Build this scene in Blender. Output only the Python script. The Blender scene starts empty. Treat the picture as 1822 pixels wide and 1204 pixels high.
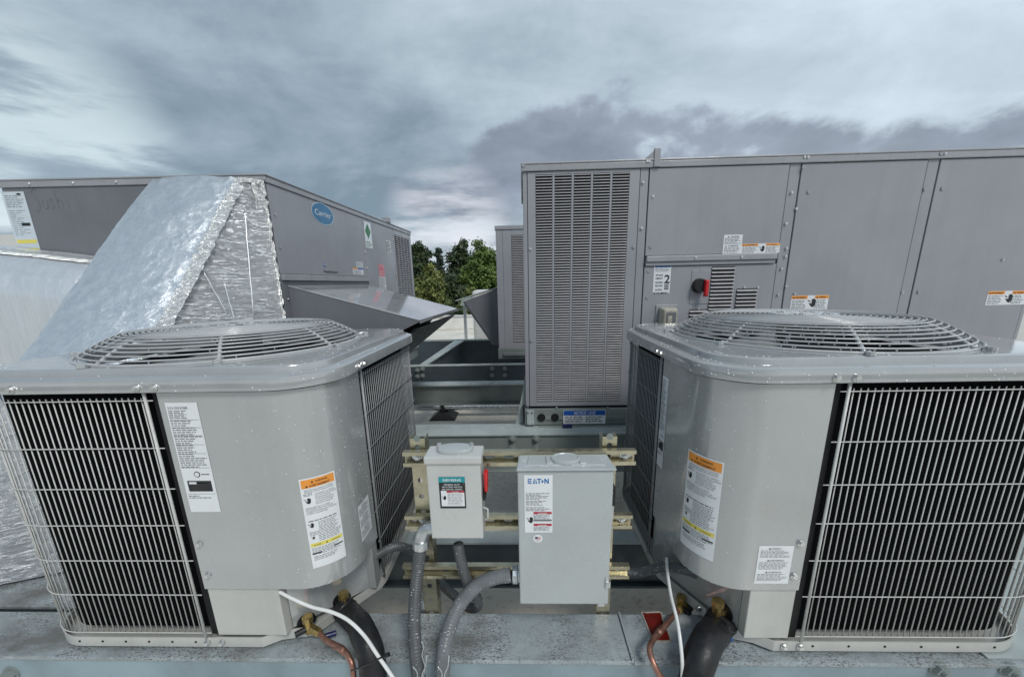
import bpy, math, random
from mathutils import Vector, noise as mnoise
import numpy as np

random.seed(7)
S = bpy.context.scene
COL = S.collection
PI = math.pi

# ------------------------------------------------------------------ camera
F, CX, CY = 684.0, 911.0, 670.9          # focal length and principal point in photo pixels (1822 wide)
PITCH, ROLL, YAW = 0.2375, -0.02228, -0.0319


def cam_matrix(pitch, roll, yaw):
    cp, sp = math.cos(pitch), math.sin(pitch)
    cr, sr = math.cos(roll), math.sin(roll)
    cy, sy = math.cos(yaw), math.sin(yaw)
    ry = np.array([[cy, -sy, 0], [sy, cy, 0], [0, 0, 1]])
    b = np.array([[1, 0, 0], [0, 0, -1], [0, 1, 0]])
    rp = np.array([[1, 0, 0], [0, cp, -sp], [0, sp, cp]])
    rr_ = np.array([[cr, -sr, 0], [sr, cr, 0], [0, 0, 1]])
    return rr_ @ rp @ b @ ry


M = cam_matrix(PITCH, ROLL, YAW)


def ray(x, y):
    return M.T @ np.array([(x - CX) / F, (y - CY) / F, 1.0])


def PY(x, y, Y):
    d = ray(x, y); return tuple(d * Y / d[1])


def PZ(x, y, Z):
    d = ray(x, y); return tuple(d * Z / d[2])


def PX(x, y, X):
    d = ray(x, y); return tuple(d * X / d[0])


from mathutils import Matrix
cd = bpy.data.cameras.new('camera')
cam = bpy.data.objects.new('camera', cd)
COL.objects.link(cam)
cd.sensor_fit = 'HORIZONTAL'
cd.sensor_width = 36.0
cd.lens = F / 1822 * 36
cd.shift_x = 0.0
cd.shift_y = (CY - 602) / 1822
cd.clip_start = 0.02
cd.clip_end = 2000
r0, r1, r2 = M[0], -M[1], -M[2]
cam.matrix_world = Matrix(((r0[0], r1[0], r2[0], 0), (r0[1], r1[1], r2[1], 0), (r0[2], r1[2], r2[2], 0), (0, 0, 0, 1)))
S.camera = cam

# ------------------------------------------------------------------ world: cloudy sky
SUN_EL, SUN_AZ = math.radians(50), math.radians(150)      # azimuth clockwise from +Y
world = bpy.data.worlds.new('World')
S.world = world
world.use_nodes = True
wt = world.node_tree
wt.nodes.clear()


def wn(kind, **kw):
    n = wt.nodes.new(kind)
    for k, v in kw.items():
        setattr(n, k, v)
    return n


def wmath(op, a, b=None, c=None, clamp=False):
    n = wn('ShaderNodeMath', operation=op, use_clamp=clamp)
    for i, v in enumerate((a, b, c)):
        if v is None:
            continue
        if isinstance(v, (int, float)):
            n.inputs[i].default_value = v
        else:
            wt.links.new(v, n.inputs[i])
    return n.outputs[0]


def wmix(fac, a, b):
    n = wn('ShaderNodeMix', data_type='RGBA')
    for sock, v in ((n.inputs['Factor'], fac), (n.inputs['A'], a), (n.inputs['B'], b)):
        if isinstance(v, (int, float)):
            sock.default_value = v
        elif isinstance(v, tuple):
            sock.default_value = (*v, 1)
        else:
            wt.links.new(v, sock)
    return n.outputs['Result']


def wramp(v, lo, hi):
    n = wn('ShaderNodeMapRange', interpolation_type='SMOOTHSTEP')
    wt.links.new(v, n.inputs['Value'])
    n.inputs['From Min'].default_value = lo
    n.inputs['From Max'].default_value = hi
    return n.outputs['Result']


tc = wn('ShaderNodeTexCoord')
DIR = tc.outputs['Generated']
sep = wn('ShaderNodeSeparateXYZ')
wt.links.new(DIR, sep.inputs[0])
dx, dy, dz = sep.outputs
zz = wmath('ADD', wmath('MAXIMUM', dz, 0.0), 0.16)
px_, py_ = wmath('DIVIDE', dx, zz), wmath('DIVIDE', dy, zz)
cmb = wn('ShaderNodeCombineXYZ')
wt.links.new(px_, cmb.inputs[0]); wt.links.new(py_, cmb.inputs[1])


def wnoise(vec, scale, detail, rough=0.55, rot=0.0, stretch=(1, 1, 1), loc=(0, 0, 0), dist=0.0):
    mp = wn('ShaderNodeMapping')
    mp.inputs['Rotation'].default_value = (0, 0, rot)
    mp.inputs['Scale'].default_value = stretch
    mp.inputs['Location'].default_value = loc
    wt.links.new(vec, mp.inputs['Vector'])
    n = wn('ShaderNodeTexNoise')
    n.inputs['Scale'].default_value = scale
    n.inputs['Detail'].default_value = detail
    n.inputs['Roughness'].default_value = rough
    n.inputs['Distortion'].default_value = dist
    wt.links.new(mp.outputs[0], n.inputs['Vector'])
    return n.outputs['Fac']


def lobe(px, py, lo, hi):
    """soft bank of cloud centred on one direction of the sky"""
    d = ray(px, py); d = d / np.linalg.norm(d)
    vm = wn('ShaderNodeVectorMath', operation='DOT_PRODUCT')
    wt.links.new(DIR, vm.inputs[0]); vm.inputs[1].default_value = tuple(d)
    return wramp(vm.outputs['Value'], lo, hi)


high = wnoise(cmb.outputs[0], 0.9, 7, 0.55, rot=math.radians(-38), stretch=(0.55, 1.5, 1), loc=(1.3, 0.4, 0), dist=0.4)
broad = wnoise(cmb.outputs[0], 0.42, 3, 0.5, rot=math.radians(-30), stretch=(0.6, 1.2, 1), loc=(4.1, 2.2, 0))
side = wramp(px_, -0.7, 2.0)
tone = wmath('ADD', wmath('MULTIPLY', wramp(high, 0.36, 0.68), 0.32), wmath('MULTIPLY', side, 0.64))
tone = wmath('ADD', tone, wmath('MULTIPLY', wmath('SUBTRACT', broad, 0.58), 0.55), clamp=True)
lump = wnoise(DIR, 3.0, 10, 0.6, stretch=(1, 1, 1.7), loc=(3.1, 1.7, 0.6), dist=0.3)
tone = wmath('ADD', tone, wmath('MULTIPLY', wmath('SUBTRACT', lump, 0.46), 0.95))
tone = wmath('SUBTRACT', tone, wmath('MULTIPLY', lobe(420, 235, 0.90, 0.995), 0.05), clamp=True)
cloud = wmix(tone, (0.19, 0.26, 0.32), (0.76, 0.88, 0.965))
# low bank of darker cumulus with a lit gap under it
cum_n = wnoise(DIR, 4.6, 10, 0.56, stretch=(1, 1, 1.7), loc=(0.9, 0.0, 0.35), dist=0.15)
az = wmath('DIVIDE', dx, wmath('MAXIMUM', dy, 0.05))
hump = wmath('MULTIPLY', wramp(az, -0.22, 0.10), wmath('SUBTRACT', 1.0, wramp(az, 0.22, 0.85)))
edge = wmath('ADD', wmath('MULTIPLY', hump, 0.155), 0.255)               # how high the bank reaches in each direction
rel = wmath('SUBTRACT', dz, edge)
bank = wmath('SUBTRACT', 1.0, wramp(rel, -0.07, 0.07))
bank = wmath('MULTIPLY', bank, wramp(dz, 0.10, 0.19))
bank = wmath('MULTIPLY', bank, wramp(az, -0.62, -0.15))
bank = wmath('MULTIPLY', bank, wmath('SUBTRACT', 1.0, wmath('MULTIPLY', wramp(az, 0.7, 1.6), 0.35)))
cum = wramp(wmath('ADD', cum_n, wmath('MULTIPLY', bank, 0.36)), 0.70, 0.86)
cumcol = wmix(wramp(cum_n, 0.42, 0.72), (0.275, 0.31, 0.385), (0.175, 0.20, 0.25))
cloud = wmix(wmath('MULTIPLY', cum, 0.85), cloud, cumcol)
# pale band low above the horizon, broken by noise
low = wmath('SUBTRACT', 1.0, wramp(dz, 0.07, 0.17))
gap_n = wnoise(DIR, 4.0, 6, 0.55, stretch=(1, 1, 4.5), loc=(0.2, 0.4, 0.0))
gap = wmath('MULTIPLY', low, wramp(gap_n, 0.36, 0.60))
cloud = wmix(wmath('MULTIPLY', gap, 0.8), cloud, (0.80, 0.83, 0.90))
gapl = wmath('MULTIPLY', lobe(60, 275, 0.975, 0.999), wramp(gap_n, 0.38, 0.58))
cloud = wmix(wmath('MULTIPLY', gapl, 0.7), cloud, (0.72, 0.84, 0.88))
gapc = wmath('MULTIPLY', lobe(800, 405, 0.986, 0.9996), wramp(gap_n, 0.30, 0.52))
cloud = wmix(wmath('MULTIPLY', gapc, 0.62), cloud, (0.84, 0.86, 0.92))
sky = wn('ShaderNodeTexSky', sky_type='NISHITA')
sky.sun_disc = False
sky.sun_elevation = SUN_EL
sky.sun_rotation = SUN_AZ
skys = wn('ShaderNodeVectorMath', operation='SCALE')
wt.links.new(sky.outputs[0], skys.inputs[0]); skys.inputs['Scale'].default_value = 0.10
full = wmix(0.92, skys.outputs[0], cloud)
bg = wn('ShaderNodeBackground')
bg.inputs['Strength'].default_value = 1.0
wt.links.new(full, bg.inputs['Color'])
wo = wn('ShaderNodeOutputWorld')
wt.links.new(bg.outputs[0], wo.inputs[0])
world.name = 'sky'

sd = bpy.data.lights.new('sun', 'SUN')
sd.energy = 1.5
sd.angle = math.radians(16)
sd.color = (1.0, 0.97, 0.92)
sun = bpy.data.objects.new('sun', sd)
COL.objects.link(sun)
sv = Vector((math.sin(SUN_AZ) * math.cos(SUN_EL), math.cos(SUN_AZ) * math.cos(SUN_EL), math.sin(SUN_EL)))
sun.rotation_euler = sv.to_track_quat('Z', 'Y').to_euler()
sun.location = (0, -3, 6)

S.view_settings.view_transform = 'Standard'
S.view_settings.look = 'None'
S.view_settings.exposure = 0.15
S.view_settings.gamma = 1.0
S.view_settings.use_curve_mapping = False


# ------------------------------------------------------------------ materials
def material(name):
    m = bpy.data.materials.new(name)
    m.use_nodes = True
    nt = m.node_tree
    return m, nt, nt.nodes['Principled BSDF']


def node(nt, kind, **kw):
    n = nt.nodes.new(kind)
    for k, v in kw.items():
        setattr(n, k, v)
    return n


def noise_fac(nt, scale, detail=4, rough=0.55, stretch=(1, 1, 1), coord='Object', lo=0.35, hi=0.65, dist=0.0):
    t = node(nt, 'ShaderNodeTexCoord')
    mp = node(nt, 'ShaderNodeMapping')
    mp.inputs['Scale'].default_value = stretch
    nt.links.new(t.outputs[coord], mp.inputs[0])
    n = node(nt, 'ShaderNodeTexNoise')
    n.inputs['Scale'].default_value = scale
    n.inputs['Detail'].default_value = detail
    n.inputs['Roughness'].default_value = rough
    n.inputs['Distortion'].default_value = dist
    nt.links.new(mp.outputs[0], n.inputs['Vector'])
    r = node(nt, 'ShaderNodeMapRange')
    nt.links.new(n.outputs['Fac'], r.inputs['Value'])
    r.inputs['From Min'].default_value = lo
    r.inputs['From Max'].default_value = hi
    return r.outputs['Result'], n.outputs['Fac']


def mixc(nt, fac, a, b):
    n = node(nt, 'ShaderNodeMix', data_type='RGBA')
    for sock, v in ((n.inputs['Factor'], fac), (n.inputs['A'], a), (n.inputs['B'], b)):
        if isinstance(v, (int, float)):
            sock.default_value = v
        elif isinstance(v, tuple):
            sock.default_value = (*v, 1)
        else:
            nt.links.new(v, sock)
    return n.outputs['Result']


def mixf(nt, fac, a, b):
    r = node(nt, 'ShaderNodeMapRange')
    nt.links.new(fac, r.inputs['Value'])
    r.inputs['To Min'].default_value = a
    r.inputs['To Max'].default_value = b
    return r.outputs['Result']


def bump(nt, p, height, strength, dist=0.01):
    b = node(nt, 'ShaderNodeBump')
    b.inputs['Strength'].default_value = strength
    b.inputs['Distance'].default_value = dist
    nt.links.new(height, b.inputs['Height'])
    nt.links.new(b.outputs[0], p.inputs['Normal'])
    return b


def paint(name, c, rough=0.4, metal=0.0, var=0.12, scale=6.0, rvar=0.12, bumpk=0.0, bscale=400, coat=0.0, dirt=None, coat_ior=1.5, dirt_amt=0.35, stretch=(1, 1, 1), buckle=0.0, streak=0.0):
    m, nt, p = material(name)
    f, raw = noise_fac(nt, scale, 5, 0.6, stretch)
    dark = tuple(x * (1 - var) for x in c)
    lite = tuple(min(1, x * (1 + var * 0.7)) for x in c)
    col = mixc(nt, f, dark, lite)
    if dirt:
        g, _ = noise_fac(nt, scale * 2.3, 8, 0.7, stretch, lo=0.52, hi=0.72)
        gm = node(nt, 'ShaderNodeMath', operation='MULTIPLY'); nt.links.new(g, gm.inputs[0]); gm.inputs[1].default_value = dirt_amt
        gm.use_clamp = True
        col = mixc(nt, gm.outputs[0], col, dirt)
    if streak:
        g, _ = noise_fac(nt, 9, 6, 0.65, (2.2, 2.2, 0.12), lo=0.45, hi=0.75)
        gm = node(nt, 'ShaderNodeMath', operation='MULTIPLY', use_clamp=True); nt.links.new(g, gm.inputs[0]); gm.inputs[1].default_value = streak
        col = mixc(nt, gm.outputs[0], col, tuple(x * 0.55 for x in c))
        g, _ = noise_fac(nt, 55, 6, 0.75, lo=0.60, hi=0.74)
        gm = node(nt, 'ShaderNodeMath', operation='MULTIPLY', use_clamp=True); nt.links.new(g, gm.inputs[0]); gm.inputs[1].default_value = streak
        col = mixc(nt, gm.outputs[0], col, tuple(x * 0.6 for x in c))
    nt.links.new(col, p.inputs['Base Color'])
    f2, _ = noise_fac(nt, scale * 1.7, 4, 0.6, stretch)
    nt.links.new(mixf(nt, f2, max(0.03, rough - rvar), min(1, rough + rvar)), p.inputs['Roughness'])
    p.inputs['Metallic'].default_value = metal
    p.inputs['Coat Weight'].default_value = coat
    p.inputs['Coat Roughness'].default_value = 0.07
    p.inputs['Coat IOR'].default_value = coat_ior
    b0 = None
    if bumpk:
        _, h = noise_fac(nt, bscale, 2, 0.5)
        b0 = bump(nt, p, h, bumpk, 0.002)
    if buckle:
        _, h = noise_fac(nt, 3.2, 2, 0.4)
        b1 = bump(nt, p, h, buckle, 0.02)
        if b0:
            nt.links.new(b0.outputs[0], b1.inputs['Normal'])
        nt.links.new(b1.outputs[0], p.inputs['Coat Normal'])
    return m


MAT = {}
MAT['unit'] = paint('grey_unit_paint', (0.375, 0.385, 0.385), 0.26, 0, 0.06, 3, 0.07, 0.03, 600, 1.0, buckle=0.10, streak=0.16, coat_ior=2.1)
MAT['unit_cap'] = paint('grey_cap_paint', (0.37, 0.38, 0.385), 0.18, 0, 0.07, 9, 0.08, 0.02, 300, 1.0, buckle=0.06, streak=0.14, coat_ior=1.9)
MAT['unit_pale'] = paint('pale_base_paint', (0.52, 0.52, 0.49), 0.36, 0, 0.06, 8, 0.1, coat=0.3, streak=0.2)
MAT['wire'] = paint('coated_wire', (0.60, 0.60, 0.58), 0.35, 0, 0.10, 30, 0.1)
MAT['wire_dark'] = paint('guard_wire_grey', (0.27, 0.28, 0.29), 0.30, 0, 0.10, 30, 0.1)
MAT['guard'] = paint('fan_guard_grey', (0.47, 0.48, 0.485), 0.24, 0, 0.08, 30, 0.1, 0, 1, 0.3)
MAT['blade'] = paint('fan_blade_grey', (0.48, 0.50, 0.50), 0.3, 0.2, 0.1, 12)
MAT['black'] = paint('black_rubber', (0.012, 0.012, 0.014), 0.45, 0, 0.3, 40, 0.15, 0.25, 500)
MAT['void'] = paint('dark_void', (0.006, 0.006, 0.007), 0.8, 0, 0.1, 5)
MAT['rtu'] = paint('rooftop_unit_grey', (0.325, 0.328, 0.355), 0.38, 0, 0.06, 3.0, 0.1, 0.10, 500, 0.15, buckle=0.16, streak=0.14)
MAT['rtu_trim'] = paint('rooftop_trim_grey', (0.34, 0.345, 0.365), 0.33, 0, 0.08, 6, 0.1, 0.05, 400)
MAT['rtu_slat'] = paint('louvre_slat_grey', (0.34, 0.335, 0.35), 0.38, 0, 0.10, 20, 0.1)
MAT['rtu_dark'] = paint('hood_and_shaded_front_grey', (0.175, 0.182, 0.20), 0.42, 0, 0.08, 4, 0.1, buckle=0.12, streak=0.14)  # also carries the shaded tone painted onto the left unit's front
MAT['wet_top'] = paint('wet_grey_sheet_sky_sheen', (0.46, 0.465, 0.485), 0.16, 0, 0.15, 9, 0.10, 0.05, 200, 1.0)  # wet gloss; the paler base also paints in the sky's reflection
MAT['siemens'] = paint('switch_light_grey', (0.56, 0.565, 0.55), 0.32, 0, 0.05, 8, 0.08, 0.03, 500, 0.1)
MAT['eaton'] = paint('switch_blue_grey', (0.445, 0.475, 0.475), 0.32, 0, 0.05, 8, 0.08, 0.03, 500, 0.1)
MAT['zinc'] = paint('gold_zinc_strut', (0.52, 0.485, 0.36), 0.30, 0.9, 0.16, 22, 0.12, 0, 1, 0, (0.36, 0.32, 0.22), 0.5)
MAT['galv'] = paint('galvanised_fitting', (0.62, 0.65, 0.67), 0.30, 0.9, 0.2, 40, 0.1)
MAT['screw'] = paint('screw_steel', (0.66, 0.66, 0.66), 0.28, 0.9, 0.2, 60, 0.1)
MAT['conduit'] = paint('liquidtight_grey', (0.105, 0.11, 0.115), 0.38, 0, 0.15, 25, 0.1, 0.1, 200)
MAT['conduit_light'] = paint('liquidtight_pale_grey', (0.17, 0.18, 0.19), 0.36, 0, 0.15, 25, 0.1, 0.1, 200)
MAT['copper'] = paint('weathered_copper', (0.42, 0.22, 0.165), 0.42, 0.8, 0.3, 30, 0.1)
MAT['brass'] = paint('brass_valve', (0.50, 0.36, 0.14), 0.30, 0.9, 0.3, 40, 0.1)
MAT['white'] = paint('white_cable', (0.80, 0.80, 0.78), 0.4, 0, 0.06, 20)
MAT['label'] = paint('label_white', (0.78, 0.80, 0.82), 0.4, 0, 0.03, 30, 0.05)
MAT['label_blue'] = paint('label_bluish', (0.62, 0.68, 0.73), 0.4, 0, 0.05, 20, 0.05)
MAT['ink'] = paint('ink_black', (0.02, 0.02, 0.022), 0.5, 0, 0.1, 20)
MAT['ink_grey'] = paint('ink_grey', (0.17, 0.18, 0.19), 0.5, 0, 0.1, 20)
MAT['orange'] = paint('label_orange', (0.85, 0.32, 0.05), 0.4, 0, 0.05, 20)
MAT['yellow'] = paint('label_yellow', (0.80, 0.68, 0.13), 0.4, 0, 0.05, 20)
MAT['red'] = paint('red_plastic', (0.62, 0.015, 0.02), 0.25, 0, 0.1, 30, 0.05, 0, 1, 0.3)
MAT['red_ink'] = paint('red_ink', (0.45, 0.02, 0.04), 0.4, 0, 0.05, 20)
MAT['pink'] = paint('pink_label', (0.72, 0.28, 0.33), 0.4, 0, 0.05, 20)
MAT['teal'] = paint('teal_ink', (0.01, 0.30, 0.34), 0.4, 0, 0.05, 20)
MAT['blue'] = paint('blue_ink', (0.01, 0.10, 0.42), 0.4, 0, 0.05, 20)
MAT['eblue'] = paint('logo_blue', (0.0, 0.14, 0.42), 0.4, 0, 0.05, 20)
MAT['navy'] = paint('navy_clip', (0.01, 0.015, 0.09), 0.35, 0, 0.1, 20)
MAT['badge'] = paint('badge_blue', (0.055, 0.20, 0.36), 0.3, 0.2, 0.1, 20)
MAT['green'] = paint('label_green', (0.015, 0.19, 0.08), 0.4, 0, 0.05, 20)
MAT['primer'] = paint('red_primer', (0.15, 0.012, 0.008), 0.22, 0, 0.25, 30, 0.1)
MAT['patch_edge'] = paint('scraped_paint_edge', (0.36, 0.34, 0.30), 0.6, 0, 0.3, 60)
MAT['beige_plastic'] = paint('aged_clear_plastic', (0.42, 0.40, 0.33), 0.15, 0, 0.1, 30, 0.05, 0, 1, 0.4)
MAT['siding'] = paint('white_siding', (0.62, 0.62, 0.60), 0.6, 0, 0.05, 3)
MAT['membrane'] = paint('white_membrane', (0.72, 0.71, 0.68), 0.6, 0, 0.08, 0.8, 0.1, 0.1, 40, 0, (0.50, 0.46, 0.40), 0.35)


def steel(name, c, rust=0.5, wet=0.2, scale=1.0, speck=(0.55, 0.70), stain=0.0):
    m, nt, p = material(name)
    f, _ = noise_fac(nt, 5 * scale, 6, 0.6)
    col = mixc(nt, f, tuple(x * 0.82 for x in c), tuple(x * 1.12 for x in c))
    g, h = noise_fac(nt, 130 * scale, 6, 0.75, (0.8, 1.5, 1), lo=speck[0], hi=speck[1])
    big, _ = noise_fac(nt, 4 * scale, 5, 0.6, lo=0.34, hi=0.52)
    mm = node(nt, 'ShaderNodeMath', operation='MULTIPLY', use_clamp=True)
    nt.links.new(g, mm.inputs[0]); nt.links.new(big, mm.inputs[1])
    m2 = node(nt, 'ShaderNodeMath', operation='MULTIPLY', use_clamp=True)
    nt.links.new(mm.outputs[0], m2.inputs[0]); m2.inputs[1].default_value = rust
    rustc, _ = noise_fac(nt, 40 * scale, 3)
    col = mixc(nt, m2.outputs[0], col, mixc(nt, rustc, (0.018, 0.016, 0.015), (0.10, 0.055, 0.032)))
    if stain:
        sg, _ = noise_fac(nt, 6, 6, 0.65, (0.7, 1.6, 1), lo=0.46, hi=0.66)
        sm_ = node(nt, 'ShaderNodeMath', operation='MULTIPLY', use_clamp=True); nt.links.new(sg, sm_.inputs[0]); sm_.inputs[1].default_value = stain
        col = mixc(nt, sm_.outputs[0], col, (0.13, 0.125, 0.115))
    nt.links.new(col, p.inputs['Base Color'])
    w, _ = noise_fac(nt, 9 * scale, 4, 0.6)
    nt.links.new(mixf(nt, w, wet, wet + 0.4), p.inputs['Roughness'])
    bump(nt, p, h, 0.12, 0.003)
    return m


MAT['rail_steel'] = steel('blue_grey_painted_steel_rusted', (0.36, 0.41, 0.43), 0.9, 0.04, 1.5, (0.49, 0.60), 0.85)
MAT['rail_face'] = steel('blue_grey_painted_steel', (0.27, 0.345, 0.385), 0.12, 0.40)
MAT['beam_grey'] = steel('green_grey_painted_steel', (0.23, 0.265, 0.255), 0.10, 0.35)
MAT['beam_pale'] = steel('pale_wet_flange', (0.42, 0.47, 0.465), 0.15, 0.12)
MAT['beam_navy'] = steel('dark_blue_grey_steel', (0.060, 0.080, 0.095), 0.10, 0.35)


def roof_material():
    m, nt, p = material('cream_roof_membrane')
    f, _ = noise_fac(nt, 1.1, 6, 0.6)
    col = mixc(nt, f, (0.68, 0.62, 0.53), (0.86, 0.83, 0.76))
    g, h = noise_fac(nt, 26, 6, 0.7, (1, 1.5, 1), lo=0.54, hi=0.70)
    gg = node(nt, 'ShaderNodeMath', operation='MULTIPLY'); nt.links.new(g, gg.inputs[0]); gg.inputs[1].default_value = 0.55; gg.use_clamp = True
    col = mixc(nt, gg.outputs[0], col, (0.20, 0.15, 0.11))
    nt.links.new(col, p.inputs['Base Color'])
    w, _ = noise_fac(nt, 0.9, 4, 0.6, lo=0.4, hi=0.6)
    nt.links.new(mixf(nt, w, 0.10, 0.65), p.inputs['Roughness'])
    bump(nt, p, h, 0.25, 0.01)
    return m


MAT['roof'] = roof_material()


def foil_material(name, tint, rough, wscale, stretch, strength, dark, metal=0.88, crease=0.34, cell=0.6):
    m, nt, p = material(name)
    t = node(nt, 'ShaderNodeTexCoord')
    mp = node(nt, 'ShaderNodeMapping'); mp.inputs['Scale'].default_value = stretch
    nt.links.new(t.outputs['UV'], mp.inputs[0])
    n1 = node(nt, 'ShaderNodeTexNoise'); n1.inputs['Scale'].default_value = wscale; n1.inputs['Detail'].default_value = 8
    n1.inputs['Roughness'].default_value = 0.6; n1.inputs['Distortion'].default_value = 1.2
    nt.links.new(mp.outputs[0], n1.inputs['Vector'])
    v = node(nt, 'ShaderNodeTexVoronoi', feature='DISTANCE_TO_EDGE'); v.inputs['Scale'].default_value = wscale * cell
    nz = node(nt, 'ShaderNodeMix', data_type='RGBA', blend_type='LINEAR_LIGHT'); nz.inputs['Factor'].default_value = 0.25
    nt.links.new(mp.outputs[0], nz.inputs['A']); nt.links.new(n1.outputs['Color'], nz.inputs['B'])
    nt.links.new(nz.outputs['Result'], v.inputs['Vector'])
    vr = node(nt, 'ShaderNodeMapRange'); nt.links.new(v.outputs['Distance'], vr.inputs['Value'])
    vr.inputs['From Max'].default_value = 0.12
    ad = node(nt, 'ShaderNodeMath', operation='ADD'); nt.links.new(n1.outputs['Fac'], ad.inputs[0])
    ml = node(nt, 'ShaderNodeMath', operation='MULTIPLY'); nt.links.new(vr.outputs['Result'], ml.inputs[0]); ml.inputs[1].default_value = crease
    nt.links.new(ml.outputs[0], ad.inputs[1])
    bump(nt, p, ad.outputs[0], strength, 0.02)
    r = node(nt, 'ShaderNodeMapRange'); nt.links.new(n1.outputs['Fac'], r.inputs['Value'])
    r.inputs['From Min'].default_value = 0.3; r.inputs['From Max'].default_value = 0.7
    col = mixc(nt, r.outputs['Result'], dark, tint)
    nt.links.new(col, p.inputs['Base Color'])
    p.inputs['Metallic'].default_value = metal
    p.inputs['Roughness'].default_value = rough
    return m


MAT['foil'] = foil_material('pale_aluminium_jacket', (0.82, 0.86, 0.90), 0.32, 12.0, (1.0, 1.3, 1), 0.24, (0.64, 0.69, 0.74), 0.72, 0.75, 0.45)
MAT['foil_side'] = foil_material('crinkled_aluminium_foil', (0.92, 0.93, 0.94), 0.30, 11.0, (0.30, 4.0, 1), 0.7, (0.86, 0.86, 0.87), 0.85)
MAT['foil_tape'] = foil_material('ruffled_foil_tape', (0.95, 0.95, 0.94), 0.16, 8.0, (0.8, 7, 1), 0.5, (0.84, 0.84, 0.82), 0.72)
MAT['foil_duct'] = foil_material('streaked_aluminium_wrap', (0.92, 0.94, 0.96), 0.32, 6.0, (3.0, 0.8, 1), 0.22, (0.80, 0.83, 0.87), 0.65)


def coil_material():
    m, nt, p = material('black_coil_fins')
    t = node(nt, 'ShaderNodeTexCoord')
    w = node(nt, 'ShaderNodeTexWave', wave_type='BANDS', bands_direction='Z')
    w.inputs['Scale'].default_value = 60; w.inputs['Distortion'].default_value = 0.3
    nt.links.new(t.outputs['Object'], w.inputs['Vector'])
    nt.links.new(mixc(nt, w.outputs['Fac'], (0.0015, 0.0015, 0.002), (0.004, 0.0045, 0.006)), p.inputs['Base Color'])
    p.inputs['Roughness'].default_value = 0.9
    p.inputs['Specular IOR Level'].default_value = 0.08
    bump(nt, p, w.outputs['Fac'], 0.4, 0.003)
    return m


MAT['coil'] = coil_material()


def water_material():
    m, nt, p = material('water_drop')
    p.inputs['Base Color'].default_value = (0.92, 0.95, 0.97, 1)  # near-white body colour paints in the bright glint of a drop
    p.inputs['Roughness'].default_value = 0.03
    p.inputs['IOR'].default_value = 1.33
    p.inputs['Transmission Weight'].default_value = 0.2
    p.inputs['Specular IOR Level'].default_value = 0.8
    return m


MAT['water'] = water_material()


def leaf_material(name, a, b):
    m, nt, p = material(name)
    oi, _ = noise_fac(nt, 1.6, 3, 0.6)
    nt.links.new(mixc(nt, oi, a, b), p.inputs['Base Color'])
    p.inputs['Roughness'].default_value = 0.55
    p.inputs['Transmission Weight'].default_value = 0.0
    return m


MAT['leaf_dark'] = leaf_material('leaf_dark_green', (0.028, 0.050, 0.020), (0.070, 0.105, 0.035))
MAT['leaf_mid'] = leaf_material('leaf_mid_green', (0.075, 0.13, 0.025), (0.17, 0.25, 0.05))
MAT['leaf_olive'] = leaf_material('leaf_olive_green', (0.09, 0.12, 0.025), (0.24, 0.26, 0.075))
MAT['leaf_fir'] = leaf_material('needle_green', (0.03, 0.05, 0.035), (0.06, 0.09, 0.06))
MAT['bark'] = paint('bark_brown', (0.09, 0.07, 0.05), 0.8, 0, 0.3, 12)
MAT['ground'] = paint('grass_ground', (0.06, 0.08, 0.03), 0.9, 0, 0.4, 0.2)
MAT['hill'] = paint('far_woodland', (0.035, 0.05, 0.025), 0.9, 0, 0.4, 0.1)


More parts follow.
